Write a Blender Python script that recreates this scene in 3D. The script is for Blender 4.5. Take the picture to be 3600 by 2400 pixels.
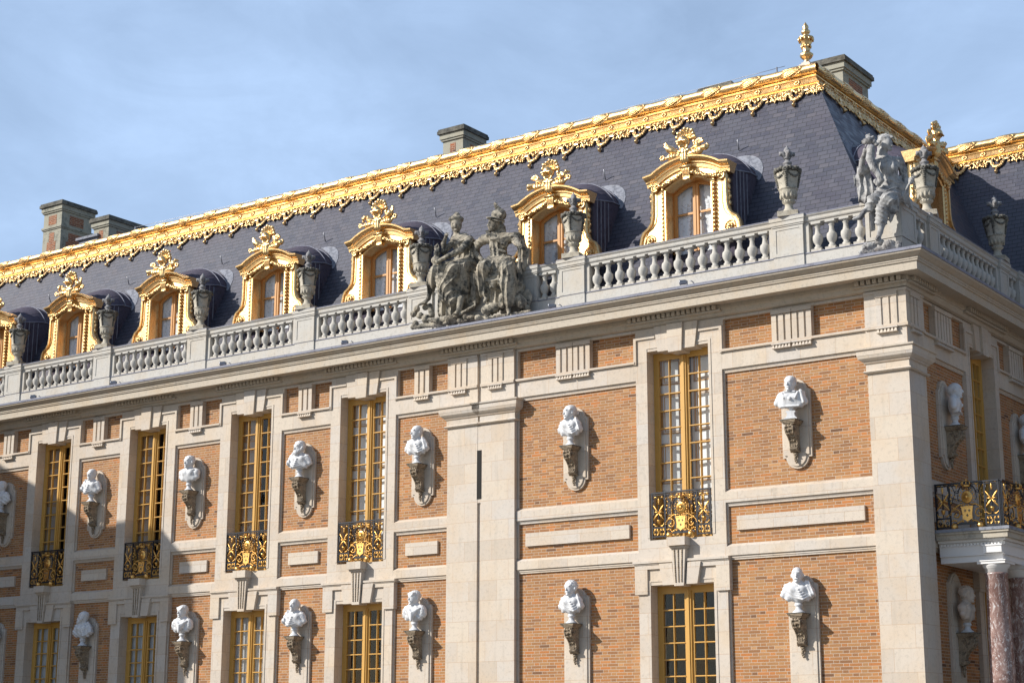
import bpy, math, random
import numpy as np
from mathutils import Matrix, Vector
random.seed(7)
R = math.radians
scene = bpy.context.scene
for o in list(bpy.data.objects): bpy.data.objects.remove(o)

# ------------------------------------------------------------ camera
cam_d = bpy.data.cameras.new("camera"); cam = bpy.data.objects.new("camera", cam_d)
scene.collection.objects.link(cam); scene.camera = cam
cam_d.sensor_width = 36.0; cam_d.lens = 59.454; cam_d.clip_start = 0.1; cam_d.clip_end = 3000
rt = Vector((0.8140193, 0.58083458, 0.00193877)); dn = Vector((-0.13241674, 0.18882535, -0.97304203)); fw = Vector((-0.56554255, 0.79181827, 0.2306197))
m = Matrix.Identity(4)
for i in range(3):
    m[i][0] = rt[i]; m[i][1] = -dn[i]; m[i][2] = -fw[i]
m[0][3], m[1][3], m[2][3] = 11.5243, -28.4953, 1.7
cam.matrix_world = m

# ------------------------------------------------------------ light
LD = Vector((0.95, 1.0, -0.83)).normalized()          # direction the sunlight travels
sun_el = math.asin(-LD.z); sun_az = math.atan2(-LD.x, -LD.y)   # clockwise from +Y
sd = bpy.data.lights.new("sun", 'SUN'); sd.energy = 4.9; sd.angle = R(0.5); sd.color = (1.0, 0.945, 0.865)
sun = bpy.data.objects.new("sun", sd); scene.collection.objects.link(sun)
sun.rotation_euler = LD.to_track_quat('-Z', 'Y').to_euler(); sun.location = (-40, -40, 50)
w = bpy.data.worlds.new("World"); scene.world = w; w.use_nodes = True
scene.view_settings.view_transform = 'Standard'; scene.view_settings.look = 'None'
scene.view_settings.exposure = 0.25; scene.view_settings.gamma = 1.0
scene.cycles.max_bounces = 6
nt = w.node_tree; nt.nodes.clear()

# ------------------------------------------------------------ node helper
class NB:
    def __init__(s, nt): s.nt = nt
    def n(s, typ, ins=None, **props):
        nd = s.nt.nodes.new(typ)
        for k, v in props.items(): setattr(nd, k, v)
        for k, v in (ins or {}).items():
            sock = nd.inputs[k]
            if isinstance(v, bpy.types.NodeSocket): s.nt.links.new(v, sock)
            elif isinstance(v, bpy.types.Node): s.nt.links.new(v.outputs[0], sock)
            else:
                if isinstance(v, tuple) and len(v) == 3 and sock.type == 'RGBA': v = v + (1.0,)
                sock.default_value = v
        return nd
    def m(s, op, a, b=0.0, c=0.0, clamp=False):
        return s.n('ShaderNodeMath', {0: a, 1: b, 2: c}, operation=op, use_clamp=clamp).outputs[0]
    def mix(s, f, a, b, mode='MIX'):
        nd = s.n('ShaderNodeMix', None, data_type='RGBA', blend_type=mode)
        for idx, v in ((0, f), (6, a), (7, b)):
            sock = nd.inputs[idx]
            if isinstance(v, bpy.types.NodeSocket): s.nt.links.new(v, sock)
            else: sock.default_value = (v + (1.0,)) if isinstance(v, tuple) and len(v) == 3 else v
        return nd.outputs[2]
    def ramp(s, f, stops, interp='LINEAR'):
        nd = s.n('ShaderNodeValToRGB', {0: f}); cr = nd.color_ramp; cr.interpolation = interp
        while len(cr.elements) < len(stops): cr.elements.new(0.5)
        for e, (p, c) in zip(cr.elements, stops):
            e.position = p; e.color = tuple(c) + (1.0,) if len(c) == 3 else c
        return nd.outputs[0]
    def noise(s, vec, scale, detail=4, rough=0.55, dist=0.0):
        return s.n('ShaderNodeTexNoise', {'Vector': vec, 'Scale': scale, 'Detail': detail, 'Roughness': rough, 'Distortion': dist}).outputs[0]
    def bump(s, h, strength, dist):
        return s.n('ShaderNodeBump', {'Height': h, 'Strength': strength, 'Distance': dist}).outputs[0]

# world : Nishita sky with thin high cloud
nb = NB(nt)
sky = nb.n('ShaderNodeTexSky', sky_type='NISHITA', sun_disc=False, sun_elevation=sun_el, sun_rotation=sun_az, air_density=1.0, dust_density=0.8, ozone_density=1.6)
tc = nb.n('ShaderNodeTexCoord'); mp = nb.n('ShaderNodeMapping', {'Vector': tc.outputs['Generated'], 'Scale': (1.0, 1.0, 2.2), 'Rotation': (0.0, 0.12, 0.5)})
c1 = nb.noise(mp.outputs[0], 2.2, 9, 0.56, 0.45); c2 = nb.noise(mp.outputs[0], 7.5, 8, 0.62, 0.8)
cs = nb.m('ADD', nb.m('MULTIPLY', c1, 0.75), nb.m('MULTIPLY', c2, 0.25))
cf = nb.ramp(cs, [(0.36, (0.42, 0.42, 0.42)), (0.49, (0.60, 0.60, 0.60)), (0.62, (0.85, 0.85, 0.85))])
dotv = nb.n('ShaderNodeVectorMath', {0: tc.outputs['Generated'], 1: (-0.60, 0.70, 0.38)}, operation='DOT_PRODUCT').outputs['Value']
view_weight = nb.n('ShaderNodeMapRange', {'Value': dotv, 'From Min': 0.35, 'From Max': 0.85, 'To Min': 0.25, 'To Max': 1.0}).outputs[0]  # cloud thickened toward the view and thinned elsewhere to lower ambient light
skyc = nb.mix(nb.m('MULTIPLY', cf, view_weight), sky.outputs[0], (6.1, 8.3, 11.9))
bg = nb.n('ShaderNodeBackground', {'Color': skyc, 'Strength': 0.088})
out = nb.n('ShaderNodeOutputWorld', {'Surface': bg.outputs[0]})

# ------------------------------------------------------------ materials
def new_mat(name):
    mt = bpy.data.materials.new(name); mt.use_nodes = True; mt.node_tree.nodes.clear()
    return mt, NB(mt.node_tree)
def finish(nb, base, rough=0.8, metal=0.0, normal=None, spec=0.5, extra=None):
    ins = {'Base Color': base, 'Roughness': rough, 'Metallic': metal, 'Specular IOR Level': spec}
    if extra: ins.update(extra)
    p = nb.n('ShaderNodeBsdfPrincipled', ins)
    if normal is not None: nb.nt.links.new(normal, p.inputs['Normal'])
    nb.n('ShaderNodeOutputMaterial', {'Surface': p.outputs[0]})
def uvsep(nb):
    uv = nb.n('ShaderNodeUVMap').outputs[0]
    s = nb.n('ShaderNodeSeparateXYZ', {0: uv}); return uv, s.outputs[0], s.outputs[1]

def mat_stone(name, base, shade=1.0, dirt=0.25, blocks=True):
    mt, nb = new_mat(name); uv, u, v = uvsep(nb)
    geo = nb.n('ShaderNodeTexCoord').outputs['Object']
    col = base
    if blocks:
        h = 0.415; row = nb.m('FLOOR', nb.m('DIVIDE', v, h)); sh = nb.m('MULTIPLY', nb.m('FRACT', nb.m('MULTIPLY', row, 0.381)), 3.0)
        L = 0.72; uu = nb.m('DIVIDE', nb.m('ADD', u, sh), L); cell = nb.m('FLOOR', uu)
        idv = nb.n('ShaderNodeCombineXYZ', {0: cell, 1: row}).outputs[0]
        rnd = nb.n('ShaderNodeTexWhiteNoise', {'Vector': idv}, noise_dimensions='2D')
        tint = nb.ramp(rnd.outputs[0], [(0.0, (base[0]*0.92, base[1]*0.90, base[2]*0.87)), (0.35, base), (0.6, (base[0]*1.05, base[1]*1.03, base[2]*0.98)), (0.85, (base[0]*0.97, base[1]*1.0, base[2]*1.04)), (1.0, (base[0]*1.07, base[1]*1.02, base[2]*0.94))])
        fv = nb.m('MULTIPLY', nb.m('FRACT', nb.m('DIVIDE', v, h)), h); fu = nb.m('MULTIPLY', nb.m('FRACT', uu), L)
        j = nb.m('MAXIMUM', nb.m('LESS_THAN', fv, 0.008), nb.m('LESS_THAN', fu, 0.007))
        col = nb.mix(nb.m('MULTIPLY', j, 0.65), tint, (0.40, 0.25, 0.14))
    n1 = nb.noise(geo, 1.3, 5, 0.6); n2 = nb.noise(geo, 14, 6, 0.7); n3 = nb.noise(geo, 60, 3, 0.6)
    col = nb.mix(nb.m('MULTIPLY', nb.ramp(n1, [(0.46, (0, 0, 0)), (0.64, (1, 1, 1))]), 0.42), col, (base[0]*1.0, base[1]*0.86, base[2]*0.68))
    col = nb.mix(nb.m('MULTIPLY', nb.ramp(n2, [(0.52, (0, 0, 0)), (0.68, (1, 1, 1))]), dirt), col, (0.17, 0.165, 0.15))
    dm = nb.n('ShaderNodeMapping', {'Vector': geo, 'Scale': (7.0, 7.0, 0.8)}).outputs[0]; drip = nb.noise(dm, 1.0, 5, 0.65)
    col = nb.mix(nb.m('MULTIPLY', nb.ramp(drip, [(0.54, (0, 0, 0)), (0.70, (1, 1, 1))]), 0.20), col, (0.25, 0.23, 0.19))
    pits = nb.ramp(n3, [(0.60, (0, 0, 0)), (0.74, (1, 1, 1))])
    col = nb.mix(nb.m('MULTIPLY', pits, 0.5), col, (0.12, 0.11, 0.10))
    nm = nb.bump(nb.m('ADD', n2, nb.m('MULTIPLY', n3, 0.5)), 0.25, 0.01)
    finish(nb, col, 0.9, 0, nm, 0.25)
    return mt
def mat_weathered(name, base, dark, lo=0.44, hi=0.60, scale=4.0):
    mt, nb = new_mat(name); geo = nb.n('ShaderNodeTexCoord').outputs['Object']
    n1 = nb.noise(geo, scale, 6, 0.65, 0.6); n2 = nb.noise(geo, scale*5, 5, 0.7); n3 = nb.noise(geo, scale*0.6, 3, 0.5)
    f = nb.ramp(nb.m('ADD', nb.m('MULTIPLY', n1, 0.6), nb.m('MULTIPLY', n2, 0.4)), [(lo, (0, 0, 0)), (hi, (1, 1, 1))])
    col = nb.mix(f, base, dark)
    col = nb.mix(nb.m('MULTIPLY', nb.ramp(n3, [(0.5, (0, 0, 0)), (0.7, (1, 1, 1))]), 0.25), col, (base[0]*0.95, base[1]*0.80, base[2]*0.64))
    finish(nb, col, 0.92, 0, nb.bump(n2, 0.4, 0.012), 0.2)
    return mt
def mat_brick(name):
    mt, nb = new_mat(name); uv, u, v = uvsep(nb)
    wob = nb.noise(uv, 3.0, 2, 0.5)
    h = 0.0585; L = 0.365; S = 0.245; mo = 0.0085
    vr = nb.m('DIVIDE', v, h); row = nb.m('FLOOR', vr)
    jit = nb.n('ShaderNodeTexWhiteNoise', {'W': row}, noise_dimensions='1D').outputs[0]
    sh = nb.m('ADD', nb.m('MULTIPLY', nb.m('MODULO', row, 2.0), L*0.5), nb.m('MULTIPLY', jit, 0.03))
    uu = nb.m('DIVIDE', nb.m('ADD', u, sh), L); cell = nb.m('FLOOR', uu)
    f = nb.m('MULTIPLY', nb.m('FRACT', uu), L); hd = nb.m('GREATER_THAN', f, S)
    idv = nb.n('ShaderNodeCombineXYZ', {0: nb.m('ADD', nb.m('MULTIPLY', cell, 2.0), hd), 1: row}).outputs[0]
    wn = nb.n('ShaderNodeTexWhiteNoise', {'Vector': idv}, noise_dimensions='2D'); rnd = wn.outputs[0]
    fv = nb.m('MULTIPLY', nb.m('FRACT', vr), h)
    e = nb.m('MINIMUM', f, nb.m('ABSOLUTE', nb.m('SUBTRACT', f, S))); e = nb.m('MINIMUM', e, nb.m('SUBTRACT', L, f))
    e = nb.m('MINIMUM', e, nb.m('MINIMUM', fv, nb.m('SUBTRACT', h, fv)))
    mort = nb.m('LESS_THAN', e, mo*0.5)
    col = nb.ramp(rnd, [(0.0, (0.14, 0.076, 0.046)), (0.03, (0.27, 0.135, 0.066)), (0.26, (0.37, 0.180, 0.074)), (0.46, (0.40, 0.220, 0.098)), (0.64, (0.44, 0.200, 0.072)), (0.80, (0.33, 0.170, 0.076)), (0.92, (0.49, 0.185, 0.056)), (1.0, (0.48, 0.275, 0.130))])
    big = nb.ramp(nb.noise(uv, 0.8, 5, 0.65), [(0.42, (0, 0, 0)), (0.66, (1, 1, 1))]); col = nb.mix(nb.m('MULTIPLY', big, 0.40), col, (0.24, 0.125, 0.062))
    fine = nb.noise(uv, 70, 4, 0.7)
    col = nb.mix(nb.m('MULTIPLY', nb.ramp(fine, [(0.54, (0, 0, 0)), (0.68, (1, 1, 1))]), 0.5), col, (0.11, 0.07, 0.05))
    col = nb.mix(nb.m('MULTIPLY', mort, 0.88), col, (0.50, 0.42, 0.34))
    hgt = nb.m('MULTIPLY', nb.m('SUBTRACT', 1.0, mort), nb.m('ADD', 0.6, nb.m('MULTIPLY', fine, 0.5)))
    finish(nb, col, 0.88, 0, nb.bump(hgt, 0.5, 0.008), 0.2)
    return mt
def mat_slate(name):
    mt, nb = new_mat(name); uv, u, v = uvsep(nb)
    h = 0.124; L = 0.215
    wob = nb.m('MULTIPLY', nb.noise(uv, 2.5, 3, 0.5), 0.02)
    vr = nb.m('DIVIDE', nb.m('ADD', v, wob), h); row = nb.m('FLOOR', vr)
    jit = nb.n('ShaderNodeTexWhiteNoise', {'W': row}, noise_dimensions='1D').outputs[0]
    sh = nb.m('ADD', nb.m('MULTIPLY', nb.m('MODULO', row, 2.0), L*0.5), nb.m('MULTIPLY', jit, 0.05))
    uu = nb.m('DIVIDE', nb.m('ADD', u, sh), L); cell = nb.m('FLOOR', uu)
    idv = nb.n('ShaderNodeCombineXYZ', {0: cell, 1: row}).outputs[0]
    rnd = nb.n('ShaderNodeTexWhiteNoise', {'Vector': idv}, noise_dimensions='2D')
    fv = nb.m('FRACT', vr); fu = nb.m('MULTIPLY', nb.m('FRACT', uu), L)
    gap = nb.m('MAXIMUM', nb.m('LESS_THAN', fv, 0.13), nb.m('LESS_THAN', fu, 0.012))  # slate joints, plus the shadow line at each row's foot painted dark
    col = nb.ramp(rnd.outputs[0], [(0.0, (0.054, 0.057, 0.080)), (0.5, (0.062, 0.065, 0.091)), (0.93, (0.070, 0.073, 0.100)), (1.0, (0.092, 0.088, 0.108))])
    big = nb.noise(uv, 0.7, 5, 0.65); col = nb.mix(nb.m('MULTIPLY', nb.ramp(big, [(0.4, (0, 0, 0)), (0.7, (1, 1, 1))]), 0.5), col, (0.070, 0.060, 0.084))
    st = nb.n('ShaderNodeMapping', {'Vector': uv, 'Scale': (6.0, 0.7, 1.0)}).outputs[0]
    streak = nb.noise(st, 1.0, 4, 0.6); col = nb.mix(nb.m('MULTIPLY', nb.ramp(streak, [(0.55, (0, 0, 0)), (0.75, (1, 1, 1))]), 0.35), col, (0.115, 0.122, 0.155))
    col = nb.mix(nb.m('MULTIPLY', gap, 0.93), col, (0.010, 0.010, 0.014))
    hgt = nb.m('ADD', nb.m('MULTIPLY', nb.m('SUBTRACT', 1.0, fv), 1.0), nb.m('MULTIPLY', rnd.outputs[0], 0.5))
    rg = nb.m('ADD', 0.42, nb.m('MULTIPLY', rnd.outputs[0], 0.25))
    finish(nb, col, rg, 0, nb.bump(hgt, 0.35, 0.012), 0.5)
    return mt
def mat_gold(name, base=(0.87, 0.60, 0.29), rough=0.27, bumpd=0.006, scale=12):
    mt, nb = new_mat(name); geo = nb.n('ShaderNodeTexCoord').outputs['Object']
    n1 = nb.noise(geo, scale, 4, 0.6); n2 = nb.noise(geo, 2.5, 4, 0.6); n3 = nb.noise(geo, scale*3, 3, 0.6)
    col = nb.mix(nb.m('MULTIPLY', nb.ramp(n2, [(0.4, (0, 0, 0)), (0.75, (1, 1, 1))]), 0.45), base, (0.66, 0.44, 0.20))
    col = nb.mix(nb.m('MULTIPLY', nb.ramp(n3, [(0.54, (0, 0, 0)), (0.68, (1, 1, 1))]), 0.55), col, (0.26, 0.14, 0.05))
    rg = nb.m('ADD', rough, nb.m('MULTIPLY', n1, 0.18))
    finish(nb, col, rg, 1.0, nb.bump(nb.m('ADD', n1, nb.m('MULTIPLY', n3, 0.4)), 0.8, bumpd), 0.5)
    return mt
def mat_plain(name, base, rough=0.6, metal=0.0, var=0.12, scale=9, bumps=0.15, spec=0.4):
    mt, nb = new_mat(name); geo = nb.n('ShaderNodeTexCoord').outputs['Object']
    n1 = nb.noise(geo, scale, 5, 0.6)
    col = nb.mix(n1, tuple(c*(1-var) for c in base), tuple(min(1, c*(1+var)) for c in base))
    finish(nb, col, rough, metal, nb.bump(n1, bumps, 0.01), spec)
    return mt
def mat_marble(name, base, tint):
    mt, nb = new_mat(name); geo = nb.n('ShaderNodeTexCoord').outputs['Object']
    n1 = nb.noise(geo, 3.0, 6, 0.65, 1.2); n2 = nb.noise(geo, 22, 4, 0.6)
    col = nb.mix(nb.m('MULTIPLY', nb.ramp(n1, [(0.5, (0, 0, 0)), (0.72, (1, 1, 1))]), 0.3), base, tint)
    dm = nb.n('ShaderNodeMapping', {'Vector': geo, 'Scale': (14.0, 14.0, 3.0)}).outputs[0]; n3 = nb.noise(dm, 1.0, 5, 0.65)
    col = nb.mix(nb.m('MULTIPLY', nb.ramp(n3, [(0.50, (0, 0, 0)), (0.66, (1, 1, 1))]), 0.38), col, (0.30, 0.30, 0.30))
    finish(nb, col, 0.5, 0, nb.bump(n2, 0.2, 0.006), 0.4)
    return mt
def mat_red_marble(name):
    mt, nb = new_mat(name); geo = nb.n('ShaderNodeTexCoord').outputs['Object']
    mp = nb.n('ShaderNodeMapping', {'Vector': geo, 'Scale': (1, 1, 0.5), 'Rotation': (0.5, 0.4, 0)}).outputs[0]
    n1 = nb.noise(mp, 5.0, 7, 0.62, 2.2); n2 = nb.noise(mp, 11.0, 6, 0.7, 2.8)
    c = nb.ramp(n1, [(0.30, (0.15, 0.082, 0.070)), (0.47, (0.23, 0.140, 0.122)), (0.56, (0.32, 0.215, 0.19)), (0.66, (0.55, 0.49, 0.47))])
    c = nb.mix(nb.ramp(n2, [(0.56, (0, 0, 0)), (0.62, (1, 1, 1))]), c, (0.62, 0.60, 0.60))
    finish(nb, c, 0.22, 0, None, 0.5)
    return mt
def mat_glass(name):
    mt, nb = new_mat(name); geo = nb.n('ShaderNodeTexCoord').outputs['Object']
    nm = nb.bump(nb.noise(geo, 2.2, 2, 0.4), 0.12, 0.05)
    gm = nb.n('ShaderNodeNewGeometry'); dt = nb.m('ABSOLUTE', nb.n('ShaderNodeVectorMath', {0: gm.outputs['Normal'], 1: gm.outputs['Incoming']}, operation='DOT_PRODUCT').outputs['Value'])
    fr = nb.m('ADD', nb.m('MULTIPLY', nb.m('POWER', nb.m('SUBTRACT', 1.0, dt, clamp=True), 5.0), 0.95), 0.035)
    gl = nb.n('ShaderNodeBsdfGlossy', {'Color': (0.95, 0.97, 1.0), 'Roughness': 0.02, 'Normal': nm})
    tr = nb.n('ShaderNodeBsdfTransparent', {'Color': (0.93, 0.95, 0.96)})
    mx = nb.n('ShaderNodeMixShader', {0: nb.m('MULTIPLY', fr, 1.0, clamp=True), 1: tr.outputs[0], 2: gl.outputs[0]})
    nb.n('ShaderNodeOutputMaterial', {'Surface': mx.outputs[0]})
    return mt
def mat_curtain(name, base, lace=False, freq=16):
    mt, nb = new_mat(name); uv, u, v = uvsep(nb)
    wv = nb.m('SINE', nb.m('ADD', nb.m('MULTIPLY', u, freq*6.283/2), nb.m('MULTIPLY', nb.noise(uv, 2.0, 2, 0.5), 5.0)))
    col = nb.mix(nb.m('MULTIPLY', nb.m('ADD', nb.m('MULTIPLY', wv, 0.5), 0.5), 0.16), base, tuple(c*0.75 for c in base))
    if lace:
        vo = nb.n('ShaderNodeTexVoronoi', {'Vector': uv, 'Scale': 16.0}).outputs[0]
        mask = nb.ramp(nb.noise(uv, 4.0, 4, 0.6), [(0.52, (0, 0, 0)), (0.6, (1, 1, 1))])
        col = nb.mix(nb.m('MULTIPLY', nb.m('MULTIPLY', nb.m('GREATER_THAN', vo, 0.4), mask), 0.5), col, (0.22, 0.21, 0.20))
    finish(nb, col, 0.9, 0, nb.bump(wv, 0.4, 0.02), 0.1)
    return mt

M = {}
STB = (0.560, 0.500, 0.435)
M['stone'] = mat_stone('limestone', STB)
M['cornice'] = mat_stone('cornice_limestone', (0.49, 0.435, 0.36), dirt=0.35, blocks=False)
M['balu'] = mat_stone('balustrade_limestone', (0.50, 0.485, 0.45), dirt=0.3, blocks=False)
M['statue'] = mat_weathered('weathered_statue_stone', (0.38, 0.345, 0.28), (0.060, 0.062, 0.060), 0.45, 0.57, 3.0)
M['statue_pale'] = mat_weathered('pale_statue_stone', (0.42, 0.42, 0.415), (0.09, 0.09, 0.10), 0.45, 0.61, 3.0)
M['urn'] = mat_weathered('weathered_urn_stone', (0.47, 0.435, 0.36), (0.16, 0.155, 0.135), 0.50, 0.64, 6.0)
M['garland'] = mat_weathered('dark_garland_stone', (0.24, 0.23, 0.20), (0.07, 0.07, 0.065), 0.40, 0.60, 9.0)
M['console'] = mat_weathered('console_stone', (0.36, 0.29, 0.21), (0.13, 0.105, 0.08), 0.46, 0.60, 9.0)
M['chimney'] = mat_weathered('chimney_stone', (0.36, 0.35, 0.29), (0.11, 0.12, 0.105), 0.50, 0.66, 3.0)
M['capdark'] = mat_weathered('mossy_cap_stone', (0.20, 0.195, 0.17), (0.06, 0.06, 0.055), 0.40, 0.60, 3.0)
M['brick'] = mat_brick('brick')
M['slate'] = mat_slate('slate')
M['gold'] = mat_gold('gold_leaf')
M['gild'] = mat_gold('gilded_iron', (0.84, 0.50, 0.15), 0.30, 0.005, 30)
M['leadroof'] = mat_weathered('lead_sheet_dark', (0.095, 0.085, 0.115), (0.035, 0.03, 0.045), 0.48, 0.62, 2.5)
M['finial'] = mat_weathered('grey_finial_stone', (0.30, 0.30, 0.31), (0.13, 0.13, 0.14), 0.46, 0.62, 7.0)
M['lead'] = mat_weathered('lead_flashing', (0.26, 0.27, 0.33), (0.13, 0.13, 0.17), 0.50, 0.66, 6.0)
M['leadpale'] = mat_weathered('pale_lead', (0.27, 0.285, 0.33), (0.14, 0.15, 0.18), 0.47, 0.60, 5.0)
M['yellow'] = mat_plain('ochre_paint', (0.56, 0.32, 0.078), 0.45, 0, 0.10, 6, 0.1)
M['sash'] = mat_plain('orange_ochre_paint', (0.56, 0.29, 0.10), 0.45, 0, 0.10, 6, 0.1)
M['glass'] = mat_glass('window_glass')
M['white'] = mat_curtain('white_curtain', (0.62, 0.64, 0.66))
M['lace'] = mat_curtain('lace_curtain', (0.80, 0.84, 0.90), True, 9)
M['red'] = mat_curtain('red_curtain', (0.16, 0.022, 0.035), False, 10)
M['shutter'] = mat_plain('white_shutter_paint', (0.72, 0.74, 0.74), 0.5, 0, 0.06, 5, 0.1)
M['panel'] = mat_plain('grey_brown_panelling', (0.40, 0.34, 0.29), 0.5, 0, 0.2, 5, 0.1)
M['gildtrim'] = mat_plain('tan_gilt_trim', (0.46, 0.27, 0.11), 0.5, 0, 0.15, 20, 0.2)
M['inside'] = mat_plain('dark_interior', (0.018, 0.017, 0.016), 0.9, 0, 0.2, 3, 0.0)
M['marble'] = mat_marble('white_marble', (0.66, 0.67, 0.69), (0.52, 0.51, 0.49))
M['marblewarm'] = mat_marble('warm_marble', (0.62, 0.54, 0.47), (0.48, 0.38, 0.31))
M['redmarble'] = mat_red_marble('red_veined_marble')
M['paint'] = mat_plain('white_portico_paint', (0.72, 0.71, 0.70), 0.6, 0, 0.06, 4, 0.1)
M['porticostone'] = mat_weathered('stained_portico_stone', (0.46, 0.42, 0.35), (0.16, 0.15, 0.13), 0.5, 0.66, 3.0)
M['iron'] = mat_plain('black_iron', (0.018, 0.020, 0.028), 0.35, 0.0, 0.2, 20, 0.1, 0.5)
M['steel'] = mat_plain('grey_steel', (0.32, 0.33, 0.36), 0.4, 0.6, 0.1, 20, 0.1)
M['lens'] = mat_plain('lamp_lens', (0.10, 0.12, 0.20), 0.15, 0.2, 0.1, 20, 0.0)
M['ground'] = mat_stone('courtyard_paving', (0.17, 0.16, 0.145), dirt=0.3)

# ------------------------------------------------------------ mesh builders
col = scene.collection
def auto_uv(me):
    n = len(me.polygons)
    if n == 0: return
    uvl = me.uv_layers.new(name='UVMap')
    nl = len(me.loops); vi = np.empty(nl, np.int32); me.loops.foreach_get('vertex_index', vi)
    co = np.empty(len(me.vertices)*3, np.float32); me.vertices.foreach_get('co', co); co = co.reshape(-1, 3)
    nr = np.empty(n*3, np.float32); me.polygons.foreach_get('normal', nr); nr = nr.reshape(-1, 3)
    lt = np.empty(n, np.int32); me.polygons.foreach_get('loop_total', lt)
    ln = np.repeat(nr, lt, axis=0); P = co[vi]
    t = np.stack([-ln[:, 1], ln[:, 0], np.zeros(nl)], 1); L = np.linalg.norm(t, axis=1)
    flat = L < 0.15; t[flat] = (1, 0, 0); L[flat] = 1; t /= L[:, None]
    b = np.cross(ln, t); b[flat] = (0, 1, 0)
    uv = np.stack([(P*t).sum(1), (P*b).sum(1)], 1).astype(np.float32)
    uvl.data.foreach_set('uv', uv.ravel())

def link(name, me, mat=None, parent=None, rot=0.0, loc=(0, 0, 0)):
    o = bpy.data.objects.new(name, me); col.objects.link(o)
    if mat is not None and me is not None and len(me.materials) == 0: me.materials.append(mat)
    o.location = loc; o.rotation_euler = (0, 0, rot)
    if parent: o.parent = parent
    return o
def tag(o, label=None, cat=None, group=None, kind=None):
    if label: o['label'] = label
    if cat: o['category'] = cat
    if group: o['group'] = group
    if kind: o['kind'] = kind
    return o
def empty(name, loc=(0, 0, 0), rot=0.0, parent=None):
    o = bpy.data.objects.new(name, None); col.objects.link(o); o.location = loc; o.rotation_euler = (0, 0, rot)
    o.empty_display_size = 0.3
    if parent: o.parent = parent
    return o

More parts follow.
